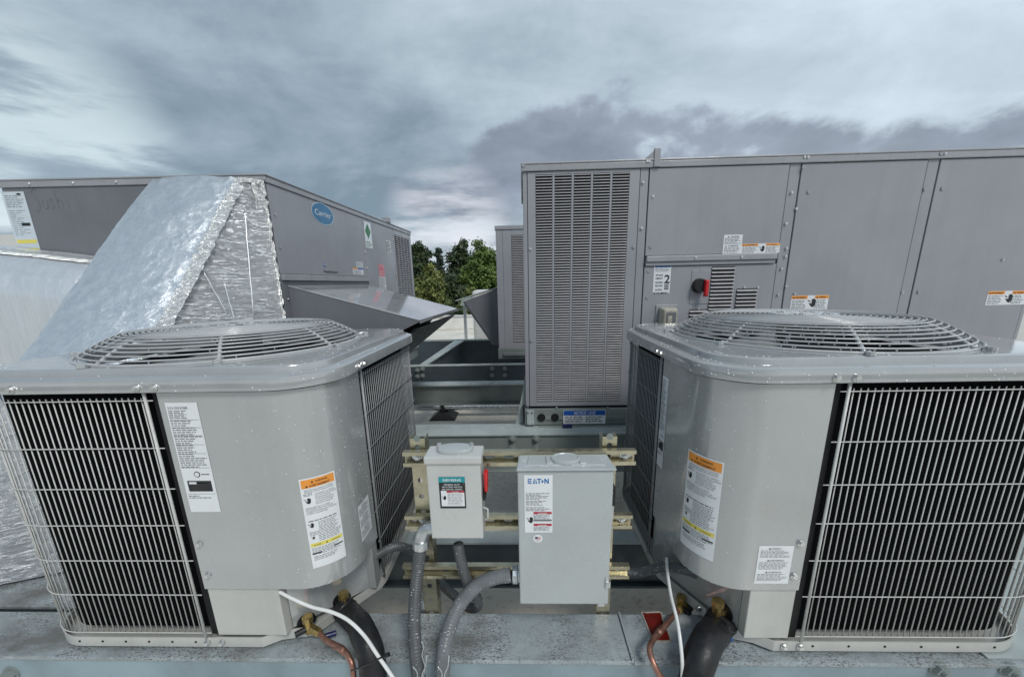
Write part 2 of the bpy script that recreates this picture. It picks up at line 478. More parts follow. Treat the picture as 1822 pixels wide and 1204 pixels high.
# ------------------------------------------------------------------ mesh helpers
class MB:
    def __init__(self):
        self.v, self.f = [], []

    def add(self, vs, fs):
        n = len(self.v)
        self.v += [tuple(p) for p in vs]
        self.f += [tuple(i + n for i in f) for f in fs]
        return self

    def box(self, x0, x1, y0, y1, z0, z1):
        v = [(x, y, z) for z in (z0, z1) for y in (y0, y1) for x in (x0, x1)]
        return self.add(v, [(0, 2, 3, 1), (4, 5, 7, 6), (0, 1, 5, 4), (2, 6, 7, 3), (0, 4, 6, 2), (1, 3, 7, 5)])

    def hull8(self, bottom, top):
        return self.add(list(bottom) + list(top), [(3, 2, 1, 0), (4, 5, 6, 7), (0, 1, 5, 4), (1, 2, 6, 5), (2, 3, 7, 6), (3, 0, 4, 7)])

    def prism(self, poly, vec):
        """polygon of 3-D points extruded along vec"""
        n = len(poly)
        a = [Vector(p) for p in poly]
        b = [p + Vector(vec) for p in a]
        self.add(a + b, [tuple(range(n))[::-1], tuple(range(n, 2 * n))] + [(i, (i + 1) % n, n + (i + 1) % n, n + i) for i in range(n)])
        return self

    def tube(self, pts, r, n=10, closed=False, caps=True, up=None):
        pts = [Vector(p) for p in pts]
        m = len(pts)
        rings = []
        prev = None
        for i, p in enumerate(pts):
            if closed:
                t = (pts[(i + 1) % m] - pts[i - 1]).normalized()
            else:
                t = (pts[min(i + 1, m - 1)] - pts[max(i - 1, 0)]).normalized()
            if prev is None:
                a = Vector((0, 0, 1)) if abs(t.z) < 0.9 else Vector((1, 0, 0))
                nx = t.cross(a).normalized()
            else:
                nx = (prev - t * prev.dot(t)).normalized()
            prev = nx
            ny = t.cross(nx)
            rr_ = r[i] if isinstance(r, (list, tuple)) else r
            rings.append([p + (nx * math.cos(2 * PI * k / n) + ny * math.sin(2 * PI * k / n)) * rr_ for k in range(n)])
        vs = [q for ring in rings for q in ring]
        fs = []
        for i in range(m if closed else m - 1):
            j = (i + 1) % m
            for k in range(n):
                fs.append((i * n + k, i * n + (k + 1) % n, j * n + (k + 1) % n, j * n + k))
        if caps and not closed:
            fs.append(tuple(range(n))[::-1]); fs.append(tuple((m - 1) * n + k for k in range(n)))
        return self.add(vs, fs)

    def cyl(self, a, b, r, n=16, r2=None):
        return self.tube([a, b], [r, r if r2 is None else r2], n)

    def loft(self, rings, close0=False, close1=False):
        n = len(rings[0])
        vs = [q for ring in rings for q in ring]
        fs = [(i * n + k, i * n + (k + 1) % n, (i + 1) * n + (k + 1) % n, (i + 1) * n + k) for i in range(len(rings) - 1) for k in range(n)]
        if close0:
            fs.append(tuple(range(n))[::-1])
        if close1:
            fs.append(tuple((len(rings) - 1) * n + k for k in range(n)))
        return self.add(vs, fs)

    def grid(self, fn, nu, nv):
        vs = [fn(i / nu, j / nv) for j in range(nv + 1) for i in range(nu + 1)]
        w = nu + 1
        return self.add(vs, [(j * w + i, j * w + i + 1, (j + 1) * w + i + 1, (j + 1) * w + i) for j in range(nv) for i in range(nu)])

    def dome(self, c, n, r, h, seg=6):
        """small droplet: squashed half ball standing on normal n"""
        c = Vector(c); n = Vector(n).normalized()
        a = n.orthogonal().normalized(); b = n.cross(a)
        vs = []
        for rr_, hh in ((1.0, 0.0), (0.75, 0.66)):
            vs += [c + (a * math.cos(2 * PI * k / seg) + b * math.sin(2 * PI * k / seg)) * r * rr_ + n * (h * hh) for k in range(seg)]
        vs.append(c + n * h)
        fs = [(k, (k + 1) % seg, seg + (k + 1) % seg, seg + k) for k in range(seg)] + [(seg + k, seg + (k + 1) % seg, 2 * seg) for k in range(seg)]
        return self.add(vs, fs)


BASE = {}


def base_of(o):
    while o.parent is not None:
        o = o.parent
    return BASE.get(o.name, Vector((0, 0, 0)))


def finish(o, smooth, bevel, seg=2):
    me = o.data
    if smooth is not False:
        for p in me.polygons:
            p.use_smooth = True
        if smooth is not True:
            try:
                me.set_sharp_from_angle(angle=math.radians(smooth))
            except Exception:
                pass
    if bevel:
        b = o.modifiers.new('edge', 'BEVEL')
        b.width = bevel; b.segments = seg; b.limit_method = 'ANGLE'; b.angle_limit = math.radians(35)
        b.harden_normals = False


import bmesh


def fix_normals(me):
    bm = bmesh.new(); bm.from_mesh(me)
    bmesh.ops.recalc_face_normals(bm, faces=bm.faces)
    bm.to_mesh(me); bm.free()


def part(name, mb, mat, parent=None, smooth=False, bevel=0.0, recalc=True, kind=None, uv=None):
    off = base_of(parent) if parent else Vector((0, 0, 0))
    me = bpy.data.meshes.new(name)
    me.from_pydata([(p[0] - off.x, p[1] - off.y, p[2] - off.z) for p in mb.v], [], mb.f)
    if uv is not None:
        l = me.uv_layers.new(name='UVMap')
        for lp in me.loops:
            l.data[lp.index].uv = uv[lp.vertex_index]
    if recalc:
        fix_normals(me)
    me.materials.append(MAT[mat])
    o = bpy.data.objects.new(name, me)
    COL.objects.link(o)
    if parent:
        o.parent = parent
    if kind:
        o['kind'] = kind
    finish(o, smooth, bevel)
    return o


def shared(name, me, loc, parent, rot=None):
    o = bpy.data.objects.new(name, me)
    COL.objects.link(o)
    o.parent = parent
    o.location = Vector(loc) - base_of(parent)
    if rot:
        o.rotation_euler = rot
    return o


def mesh_of(name, mb, mat, smooth=False):
    me = bpy.data.meshes.new(name)
    me.from_pydata([tuple(p) for p in mb.v], [], mb.f)
    fix_normals(me)
    me.materials.append(MAT[mat])
    if smooth:
        for p in me.polygons:
            p.use_smooth = True
    return me


def thing(name, label, cat, loc, group=None, kind=None):
    o = bpy.data.objects.new(name, None)
    COL.objects.link(o)
    o.empty_display_size = 0.1
    o.location = loc
    BASE[o.name] = Vector(loc)
    tag(o, label, cat, group, kind or 'thing')
    return o


def tag(o, label=None, cat=None, group=None, kind=None):
    if label: o['label'] = label
    if cat: o['category'] = cat
    if group: o['group'] = group
    if kind: o['kind'] = kind
    return o


def smooth_path(pts, n=8):
    """Catmull-Rom through the given points"""
    P = [Vector(p) for p in pts]
    P = [P[0] * 2 - P[1]] + P + [P[-1] * 2 - P[-2]]
    out = []
    for i in range(1, len(P) - 2):
        a, b, c, d = P[i - 1], P[i], P[i + 1], P[i + 2]
        for k in range(n):
            t = k / n
            out.append(0.5 * ((2 * b) + (c - a) * t + (2 * a - 5 * b + 4 * c - d) * t * t + (3 * b - a - 3 * c + d) * t ** 3))
    out.append(P[-2])
    return out


# screws: one shared hex-washer mesh facing -Y, and one facing +X / -X
def screw_mesh(r=0.006, h=0.004):
    m = MB()
    m.cyl((0, 0, 0), (0, -h * 0.4, 0), r, 14)
    m.cyl((0, -h * 0.4, 0), (0, -h * 1.3, 0), r * 0.68, 6)
    return mesh_of('screw', m, 'screw')


SCREW = screw_mesh()
SCREW_S = screw_mesh(0.0085, 0.006)
SCREW_T = mesh_of('screw', MB().cyl((0, 0, 0), (0, -0.003, 0), 0.0075, 10), 'rtu_trim')


def nut_mesh():
    m = MB()
    m.cyl((0, 0, 0), (0, -0.004, 0), 0.022, 16)
    m.cyl((0, -0.004, 0), (0, -0.016, 0), 0.0165, 6)
    m.cyl((0, -0.016, 0), (0, -0.026, 0), 0.009, 10)
    return m


# ------------------------------------------------------------------ lettering and labels
_tc = {}


def text_tris(s, size, bold=0.0):
    key = (s, bold)
    if key not in _tc:
        cu = bpy.data.curves.new('lettering', 'FONT')
        cu.body = s
        cu.size = 1.0
        cu.resolution_u = 3
        cu.offset = bold
        o = bpy.data.objects.new('lettering', cu)
        COL.objects.link(o)
        dg = bpy.context.evaluated_depsgraph_get()
        me = o.evaluated_get(dg).to_mesh()
        vs = [tuple(v.co) for v in me.vertices]
        fs = [tuple(p.vertices) for p in me.polygons]
        o.evaluated_get(dg).to_mesh_clear()
        COL.objects.unlink(o)
        bpy.data.objects.remove(o)
        bpy.data.curves.remove(cu)
        _tc[key] = (vs, fs)
    vs, fs = _tc[key]
    return [(x * size, y * size) for x, y, z in vs], fs


class Label:
    """a printed sheet; mapf(x, y, off) gives the place of the sheet's point (x, y), off metres proud"""

    def __init__(self, name, parent, mapf, w, h, mat='label', nx=1, label=None, back=True, round_=0.0):
        self.mapf, self.w, self.h, self.parent = mapf, w, h, parent
        self.name = name
        m = MB()
        if back:
            m.grid(lambda a, b: mapf(a * w, b * h, 0.0008), max(nx, 1), 1)
        self.sheet = part(name, m, mat, parent, recalc=False, smooth=nx > 1)
        if label:
            self.sheet['label'] = label
        self.layers = {}
        self.nx = nx

    def L(self, mat, lay='print', level=1):
        return self.layers.setdefault((lay, mat, level), MB())

    def rect(self, x0, y0, x1, y1, mat, lay=None, level=1):
        lay = lay or 'print#%d' % len(self.layers)
        n = max(1, int(self.nx * (x1 - x0) / self.w + 0.5))
        self.L(mat, lay, level).grid(lambda a, b: self.mapf(x0 + a * (x1 - x0), y0 + b * (y1 - y0), 0.0008 + 0.0005 * level), n, 1)

    def poly(self, pts, mat, lay=None, level=1):
        lay = lay or 'print#%d' % len(self.layers)
        self.L(mat, lay, level).add([self.mapf(x, y, 0.0008 + 0.0005 * level) for x, y in pts], [tuple(range(len(pts)))])

    def disc(self, cx, cy, rx, ry, mat, level=1, n=28):
        self.poly([(cx + rx * math.cos(2 * PI * k / n), cy + ry * math.sin(2 * PI * k / n)) for k in range(n)], mat, None, level)

    def text(self, s, x, y, size, mat='ink', align='L', bold=0.0, level=2, width=None, shear=0.0):
        vs, fs = text_tris(s, size, bold)
        x0 = min(p[0] for p in vs); x1 = max(p[0] for p in vs)
        k = 1.0
        if width:
            k = width / (x1 - x0)
        dxx = {'L': -x0 * k, 'C': -(x0 + x1) / 2 * k, 'R': -x1 * k}[align]
        self.L(mat, 'lettering', level).add([self.mapf(x + px * k + dxx + shear * py, y + py, 0.0008 + 0.0005 * level) for px, py in vs], fs)

    def lines(self, x0, y0, x1, y1, n, mat='ink_grey', fill=0.42, word=0.012, seed=1, ragged=0.25):
        """rows of words too small to read"""
        rnd = random.Random(seed)
        dy_ = (y1 - y0) / n
        for i in range(n):
            y = y1 - (i + 0.5) * dy_
            x = x0
            end = x1 - (x1 - x0) * ragged * rnd.random()
            while x < end:
                wd = word * (0.4 + rnd.random())
                xe = min(end, x + wd)
                self.rect(x, y - dy_ * fill / 2, xe, y + dy_ * fill / 2, mat, 'small_print')
                x = xe + word * 0.22

    def done(self):
        for (lay, mat, level), mb in self.layers.items():
            part(lay.split('#')[0], mb, mat, self.sheet, recalc=False, kind='stuff' if lay == 'small_print' or lay == 'lettering' else None)
        return self.sheet


def flat(o, ex, ey, n):
    o, ex, ey, n = Vector(o), Vector(ex).normalized(), Vector(ey).normalized(), Vector(n).normalized()
    return lambda x, y, off: o + ex * x + ey * y + n * off


def flat_px(corners, Y, ):
    """sheet on a plane Y = const facing -Y, from photo corners (bottom-left, bottom-right, top-left)"""
    a, b, c = (Vector(PY(x, y, Y)) for x, y in corners)
    w = b.x - a.x; h = c.z - a.z
    return flat((a.x, Y, a.z), (1, 0, 0), (0, 0, 1), (0, -1, 0)), w, h


def icon(L, x, y, s):
    """small black hazard pictogram"""
    L.poly([(x, y + s * .5), (x + s * .35, y + s * .45), (x + s * .3, y + s * .9), (x + s * .55, y + s), (x + s * .8, y + s * .8), (x + s * .75, y + s * .2), (x + s * .5, y), (x + s * .3, y + s * .1)], 'ink')
    L.poly([(x - s * .15, y + s * .75), (x + s * .2, y + s * .6), (x + s * .22, y + s * .68), (x - s * .1, y + s * .85)], 'ink')


def tri(L, x, y, s, mat='ink'):
    L.poly([(x, y), (x + s, y), (x + s / 2, y + s * .85)], mat, level=2)


# ================================================================== THE SETTING
ZROOF = -1.45
# ground far below, building mass with the roof on top
m = MB().grid(lambda a, b: (-600 + 1200 * a, -600 + 1200 * b, -6.6), 1, 1)
o = part('ground', m, 'ground', recalc=False); o['kind'] = 'structure'
m = MB().box(-16, 16, -6, 13.2, -6.58, ZROOF)
o = part('roof', m, 'roof'); o['kind'] = 'structure'


def hills():
    m = MB()
    for ring, (R, amp) in enumerate(((320, 7), (420, 13))):
        pts = []
        for k in range(73):
            a = 2 * PI * k / 72
            pts.append((R * math.cos(a), R * math.sin(a), amp * (0.55 + 0.45 * mnoise.noise(Vector((math.cos(a) * 3, math.sin(a) * 3, ring))))))
        m.add([(x, y, -7) for x, y, z in pts] + [(x * 1.12, y * 1.12, z - 6.6) for x, y, z in pts], [(i, i + 1, 74 + i, 73 + i) for i in range(72)])
    o = part('hills', m, 'hill', smooth=True); o['kind'] = 'structure'


hills()

# parapet at the roof's far edge
par = thing('parapet_wall', 'low white membrane parapet along the far roof edge, below the trees', 'parapet', (-4, 13, ZROOF))
part('wall', MB().box(-16, 16, 12.9, 13.15, ZROOF + 0.002, -1.02), 'membrane', par, bevel=0.02)
part('coping', MB().box(-16.02, 16.02, 12.86, 13.2, -1.018, -0.98), 'siding', par, bevel=0.008)

# upstand with white cladding beyond the left rooftop unit
sw = thing('sided_wall', 'white horizontal lap siding wall behind the left rooftop unit', 'wall', (-6, 4.2, ZROOF))
for i in range(16):
    z = ZROOF + i * 0.13
    part('siding_board', MB().hull8([(-9, 4.2 - .016, z), (-3.4, 4.2 - .016, z), (-3.4, 4.3, z), (-9, 4.3, z)], [(-9, 4.2, z + .129), (-3.4, 4.2, z + .129), (-3.4, 4.3, z + .129), (-9, 4.3, z + .129)]), 'siding', sw)

# white curb block and duct seen between the units, and one beyond the right-hand unit
cb = thing('roof_curb', 'white boxed roof curb standing beyond the right end of the big rooftop unit', 'roof curb', (3.6, 3.4, ZROOF))
part('body', MB().box(3.0, 4.6, 3.0, 4.2, ZROOF + .002, -0.05), 'siding', cb, bevel=0.01)
part('cap', MB().box(2.96, 4.64, 2.96, 4.24, -0.048, 0.0), 'membrane', cb, bevel=0.01)

# -------------------------------------------------------------- trees
def tree(name, label, base, height, crown_r, crown_z, leaf, n, seed, trunk_r=0.18, squash=1.0, leafs=0.28, conifer=False, group='trees beyond the roof'):
    rnd = random.Random(seed)
    b = Vector(base)
    t = thing(name, label, 'tree', base, group)
    tr = MB()
    top = b + Vector((rnd.uniform(-.3, .3), rnd.uniform(-.3, .3), height * (0.97 if conifer else 0.72)))
    pts = [b + (top - b) * k / 5 + Vector((rnd.uniform(-.12, .12), rnd.uniform(-.12, .12), 0)) * (k > 0) for k in range(6)]
    tr.tube(pts, [trunk_r * (1 - 0.15 * k) for k in range(6)], 8)
    cl = []
    if conifer:
        for k in range(46):
            f = k / 45
            z = height * (0.12 + 0.86 * f)
            rr_ = crown_r * (1 - f) * rnd.uniform(0.55, 1.05) + 0.1
            a = rnd.uniform(0, 2 * PI)
            tip = b + Vector((math.cos(a) * rr_, math.sin(a) * rr_, z - rr_ * 0.25))
            root = b + Vector((0, 0, z))
            tr.tube([root, tip], [0.035, 0.012], 5)
            for q in range(3):
                cl.append((root.lerp(tip, 0.35 + 0.3 * q), 0.28 + 0.12 * (1 - f), 0.13))
    else:
        for k in range(110):
            a = rnd.uniform(0, 2 * PI); e = math.asin(rnd.uniform(-0.95, 1.0))
            q = rnd.uniform(0.45, 1.0) * (0.85 + 0.3 * mnoise.noise(Vector((a * 1.3, e * 2, seed))))
            c = b + Vector((math.cos(a) * math.cos(e) * crown_r * q, math.sin(a) * math.cos(e) * crown_r * q, crown_z + math.sin(e) * crown_r * squash * q))
            cl.append((c, crown_r * rnd.uniform(0.24, 0.44), crown_r * rnd.uniform(0.20, 0.34)))
            if k % 2 == 0:
                s = pts[3].lerp(pts[5], rnd.random())
                mid = s.lerp(c, 0.5) + Vector((0, 0, -0.15))
                tr.tube([s, mid, c], [trunk_r * .42, trunk_r * .26, trunk_r * .08], 5)
    part('trunk', tr, 'bark', t, smooth=True)
    lf = MB()
    per = max(1, n // len(cl))
    for c, rh, rv in cl:
        for _ in range(per):
            d = Vector((rnd.gauss(0, 1), rnd.gauss(0, 1), rnd.gauss(0, 1))).normalized() * (rnd.random() ** 0.6) * (1.35 if rnd.random() < .15 else 1.0)
            p = c + Vector((d.x * rh, d.y * rh, d.z * rv))
            nrm = (d + Vector((rnd.uniform(-.7, .7), rnd.uniform(-.7, .7), rnd.uniform(-.2, 1.0)))).normalized()
            a = nrm.orthogonal().normalized(); bb = nrm.cross(a)
            th = rnd.uniform(0, 2 * PI)
            u = a * math.cos(th) + bb * math.sin(th); v = nrm.cross(u)
            s = leafs * rnd.uniform(0.5, 1.1)
            lf.add([p - u * s * .5, p + v * s * .26 + nrm * s * .08, p + u * s * .5, p - v * s * .26 + nrm * s * .08], [(0, 1, 2, 3)])
    part('crown', lf, leaf, t, recalc=False)
    return t


def tree_px(name, label, px, pytop, Y, rpx, leaf, n, seed, **kw):
    p = PY(px, pytop, Y)
    gz = -6.6
    r = rpx * Y / F
    h = p[2] - gz
    if kw.get('conifer'):
        tree(name, label, (p[0], Y, gz), h, r, 0, leaf, n, seed, **kw)
    else:
        sq = kw.pop('squash', 1.9)
        tree(name, label, (p[0], Y, gz), h, r, h - r * sq * 0.95, leaf, n, seed, squash=sq, **kw)


tree_px('broadleaf_tree', 'dark green tree just right of the left unit louvres', 742, 428, 31, 26, 'leaf_dark', 17000, 3, leafs=.30)
tree_px('fir_tree', 'thin dark fir tree between the two rounded crowns', 779, 440, 34, 26, 'leaf_fir', 6200, 5, conifer=True, leafs=.34)
tree_px('broadleaf_tree', 'tall dark crowned tree left of the light green one', 822, 428, 33, 34, 'leaf_dark', 17000, 8, leafs=.32)
tree_px('broadleaf_tree', 'tall light green tree beside the narrow rear louvred unit', 858, 430, 29, 36, 'leaf_mid', 17000, 12, leafs=.28)
tree_px('broadleaf_tree', 'yellowish olive tree standing low in front of the dark ones', 764, 470, 24, 30, 'leaf_olive', 17000, 21, leafs=.24)
tree_px('broadleaf_tree', 'low dark green tree under the fir, behind the parapet', 805, 488, 26, 38, 'leaf_dark', 17000, 27, leafs=.28)
tree_px('broadleaf_tree', 'low bushy olive tree at the foot of the light green one', 846, 508, 22, 30, 'leaf_olive', 17000, 33, leafs=.22)
tree_px('broadleaf_tree', 'dense dark tree partly hidden behind the rear louvred unit', 915, 440, 36, 50, 'leaf_dark', 17000, 41, leafs=.34)
tree_px('broadleaf_tree', 'dense dark tree mostly hidden behind the left unit louvres', 690, 455, 36, 50, 'leaf_dark', 17000, 47, leafs=.34)

# -------------------------------------------------------------- dunnage steel
def ibeam_x(name, label, x0, x1, yf, yb, zt, h, matf, matw, web_y=None, tf=0.012, foot=True, group=None, floor=ZROOF):
    """beam along X; flanges from yf to yb, top at zt"""
    t = thing(name, label, 'beam', ((x0 + x1) / 2, (yf + yb) / 2, zt - h), group)
    wy = (yf + yb) / 2 if web_y is None else web_y
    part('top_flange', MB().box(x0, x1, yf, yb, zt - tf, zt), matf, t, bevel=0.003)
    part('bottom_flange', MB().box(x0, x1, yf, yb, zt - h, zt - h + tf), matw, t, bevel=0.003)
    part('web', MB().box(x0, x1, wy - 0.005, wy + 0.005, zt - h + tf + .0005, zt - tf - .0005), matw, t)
    if foot and zt - h > floor + 0.02:
        for q in (0.10, 0.90):
            x = x0 + (x1 - x0) * q
            part('stub_post', MB().box(x - .05, x + .05, wy - .05, wy + .05, floor + .002, zt - h - .001), matw, t, bevel=.003)
    return t


DK = 'steel beams carrying the units'
# front rail under both small condensers: a channel with its back to the viewer
fr = thing('front_rail', 'rust speckled blue grey steel channel rail under both round topped condensers', 'beam', (0, .86, -1.19), DK)
part('top_flange', MB().box(-2.6, 0.262, .781, .927, -.944, -.932), 'rail_steel', fr, bevel=0.003)
part('top_flange', MB().box(0.268, 2.6, .780, .9265, -.943, -.931), 'rail_steel', fr, bevel=0.003)
part('web', MB().box(-2.6, 2.6, .786, .796, -1.20, -.9445), 'rail_face', fr)
part('bottom_flange', MB().box(-2.6, 2.6, .786, .925, -1.212, -1.2005), 'rail_face', fr)
for x in (-2.0, 2.0):
    part('stub_post', MB().box(x - .05, x + .05, .81, .91, ZROOF + .002, -1.2125), 'rail_face', fr)
NUT = mesh_of('bolt', nut_mesh(), 'beam_grey')
for x, y in ((22, 1196), (1668, 1187), (1792, 1188)):
    p = PY(x, y, .786)
    shared('bolt', NUT, p, fr)
# bare red primer patch on the flange
q = [PZ(*c, -.9305) for c in ((1163, 1140), (1194, 1140), (1176, 1089), (1141, 1089))]
q = [(x, y, -.9305) for x, y, z in q]
cx_ = sum(p[0] for p in q) / 4; cy_ = sum(p[1] for p in q) / 4
part('primer_patch', MB().prism(q, (0, 0, .002)), 'primer', fr)
rim = MB()
for i in range(4):
    a, b = Vector(q[i]), Vector(q[(i + 1) % 4])
    rim.tube([a, a.lerp(b, .3) + Vector((random.uniform(-.002, .002), random.uniform(-.002, .002), 0)), a.lerp(b, .7) + Vector((random.uniform(-.002, .002), random.uniform(-.002, .002), 0)), b], 0.0035, 6)
part('paint_edge', rim, 'patch_edge', fr)
# loose plate edge on the splice
part('splice_plate', MB().box(.262, .268, .783, .928, -.939, -.926), 'rail_steel', fr)

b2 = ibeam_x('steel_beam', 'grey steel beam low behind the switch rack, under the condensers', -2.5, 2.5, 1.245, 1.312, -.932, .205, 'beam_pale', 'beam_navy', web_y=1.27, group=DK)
# plate on the left between the rails
lp = thing('deck_plate', 'pale flaking steel plate behind the front rail at the far left', 'steel plate', (-1.9, 1.03, -.95))
part('plate', MB().box(-2.6, -1.36, .945, 1.2, -.944, -.932), 'rail_steel', lp, bevel=.003)
part('bearer', MB().box(-2.6, -1.36, 1.0, 1.1, ZROOF + .002, -.9445), 'rail_face', lp)
rp = thing('deck_plate', 'pale wet steel plate under the right condenser outer corner', 'steel plate', (1.5, .9, -.93))
pl = [PZ(1745, 1162, -.9295), PZ(1757, 1171, -.9295), PZ(1822, 1173, -.9295), (2.1, .79, -.9295), (2.1, 1.24, -.9295), (1.22, 1.24, -.9295), (1.2, .86, -.9295)]
part('plate', MB().prism([(a, b, -.9302) for a, b, c in pl], (0, 0, .0045)), 'beam_pale', rp)

b3 = ibeam_x('steel_beam', 'green grey steel beam carrying the fronts of the two large rooftop units', -2.7, 2.6, 1.785, 1.935, -.722, .21, 'beam_pale', 'beam_grey', web_y=1.80, group=DK)
for x, y in ((912, 778), (954, 778), (912, 797.5), (954, 797.5)):
    shared('bolt', NUT, PY(x, y, 1.795), b3)
# tapered gusset standing on that beam at the rooftop unit's corner
g = [PY(x, y, 1.93) for x, y in ((938, 640), (938, 757), (917, 757), (931, 690))]
part('gusset', MB().prism(g, (0, .01, 0)), 'beam_pale', b3)

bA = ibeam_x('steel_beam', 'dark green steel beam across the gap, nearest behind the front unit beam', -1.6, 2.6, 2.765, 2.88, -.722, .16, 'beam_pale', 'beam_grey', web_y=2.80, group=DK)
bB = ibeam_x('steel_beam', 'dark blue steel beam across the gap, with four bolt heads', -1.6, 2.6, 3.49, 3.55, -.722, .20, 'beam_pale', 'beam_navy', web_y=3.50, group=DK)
for x, y in ((875.5, 655), (898, 655), (875.5, 667), (898, 667)):
    o = shared('bolt', NUT, PY(x, y, 3.495), bB)
for x, y in ((743, 669), (743, 658), (752, 656), (752, 668)):
    o = shared('bolt', NUT, PY(x, y, 3.495), bB)
bC = ibeam_x('steel_beam', 'deep navy steel beam farthest back in the gap, below the parapet', -3.0, 2.6, 5.13, 5.25, -.722, .36, 'beam_grey', 'beam_navy', web_y=5.14, group=DK)
lb = thing('steel_beam', 'pale topped steel beam running away from the viewer beside the left hood', 'beam', (-.89, 4.3, -1.0), DK)
part('top_flange', MB().hull8([(-.985, 3.552, -.733), (-.915, 3.552, -.733), (-.80, 5.12, -.733), (-.925, 5.12, -.733)], [(-.985, 3.552, -.7215), (-.915, 3.552, -.7215), (-.80, 5.12, -.7215), (-.925, 5.12, -.7215)]), 'beam_pale', lb)
part('web', MB().hull8([(-.935, 3.555, -1.05), (-.925, 3.555, -1.05), (-.855, 5.12, -1.05), (-.865, 5.12, -1.05)], [(-.935, 3.555, -.7335), (-.925, 3.555, -.7335), (-.855, 5.12, -.7335), (-.865, 5.12, -.7335)]), 'beam_navy', lb)
part('stub_post', MB().box(-.95, -.85, 4.2, 4.3, ZROOF + .002, -1.0505), 'beam_navy', lb)

# gas pipe on rubber block
pz = ZROOF + .115
gp = thing('gas_pipe', 'grey steel pipe lying across the roof in the gap between units', 'pipe', (0, 4.05, ZROOF))
part('pipe', MB().tube([(-3, 4.12, pz), (3, 4.12, pz)], .035, 14), 'galv', gp, smooth=40)
part('strap', MB().tube([(-.955 + .0, 4.12 + .04 * math.cos(a), pz + .04 * math.sin(a)) for a in [k * PI / 8 for k in range(-2, 11)]], .006, 6), 'screw', gp)
bx_ = PY(789, 750, 4.06)[0]
pb = thing('pipe_block', 'black rubber pipe support block under the roof pipe', 'pipe support', (bx_, 4.1, ZROOF))
part('block', MB().hull8([(bx_ - .15, 3.98, ZROOF + .002), (bx_ + .15, 3.98, ZROOF + .002), (bx_ + .15, 4.26, ZROOF + .002), (bx_ - .15, 4.26, ZROOF + .002)], [(bx_ - .05, 4.06, ZROOF + .078), (bx_ + .05, 4.06, ZROOF + .078), (bx_ + .05, 4.2, ZROOF + .078), (bx_ - .05, 4.2, ZROOF + .078)]), 'black', pb, bevel=.006)
part('clamp', MB().box(bx_ - .02, bx_ + .02, 4.05, 4.078, ZROOF + .079, pz + .08), 'black', pb, bevel=.003)

# ================================================================== RIGHT ROOFTOP UNIT
YR = 1.90


def X_at(px, py, Y=YR):
    return PY(px, py, Y)[0]


ZT, ZB, ZP = .519, -.718, -.614        # top, bottom, bottom of panels
xl, xr = .006, 2.365
ru = thing('rooftop_unit', 'large dark grey rooftop air handler with tall five column louvre at its corner', 'rooftop unit', (1.1, 2.5, ZB))
part('cabinet', MB().box(xl + .006, xr - .006, YR + .012, 2.74, ZP, ZT - .032), 'rtu_dark', ru)
part('top_cover', MB().box(xl - .006, xr + .006, YR - .014, 2.76, ZT - .004, ZT + .004), 'rtu_trim', ru, bevel=.003)
part('top_strip', MB().box(xl - .004, xr + .004, YR - .012, YR + .011, ZT - .031, ZT - .0045), 'rtu_trim', ru, bevel=.003)
x1a, x1b = .533, .572                 # post between louvre and control panels
x2a, x2b = 1.185, 1.235
x3a, x3b = 1.775, 1.825
zbar = PY(1270, 459, YR)[2]
posts = [(xl, xl + .022), (x1a, x1b), (x2a, x2b), (x3a, x3b), (xr - .02, xr)]
for a, b in posts:
    part('corner_post', MB().box(a + .0015, b - .0015, YR - .002, YR + .0115, ZP, ZT - .0315), 'rtu', ru, bevel=.002)
g_ = .0025
part('side_panel', MB().box(x2b + g_, x3a - g_, YR - .005, YR + .0115, ZP, ZT - .0335), 'rtu', ru, bevel=.002)
part('side_panel', MB().box(x3b + g_, xr - .02 - g_, YR - .005, YR + .0115, ZP, ZT - .0335), 'rtu', ru, bevel=.002)
part('access_panel', MB().box(x1b + g_, x2a - g_, YR - .006, YR + .0115, zbar + .016, ZT - .0335), 'rtu', ru, bevel=.002)
bar = part('panel_rail', MB().box(x1b + .006, x2a - .012, YR - .022, YR - .0065, zbar - .012, zbar + .014).box(x1b + .004, x2a - .014, YR - .014, YR - .0065, zbar - .030, zbar - .0125), 'rtu_trim', ru, bevel=.003)
cp = part('control_panel', MB().box(x1b + g_, x2a - g_, YR - .006, YR + .0115, ZP, zbar - .032), 'rtu', ru, bevel=.002)
# lifting bracket on the roof edge
xb = X_at(1164, 285)
part('lifting_bracket', MB().prism([(xb - .005, YR - .018, ZT - .030), (xb + .022, YR - .018, ZT - .030), (xb + .022, YR - .018, ZT + .044), (xb - .005, YR - .018, ZT + .044)], (0, .02, 0)).prism([(xb - .0055, YR - .012, ZT + .0045), (xb - .0055, YR - .012, ZT + .036), (xb - .045, YR - .012, ZT + .0045)], (0, .004, 0)), 'rtu_trim', ru, bevel=.002)

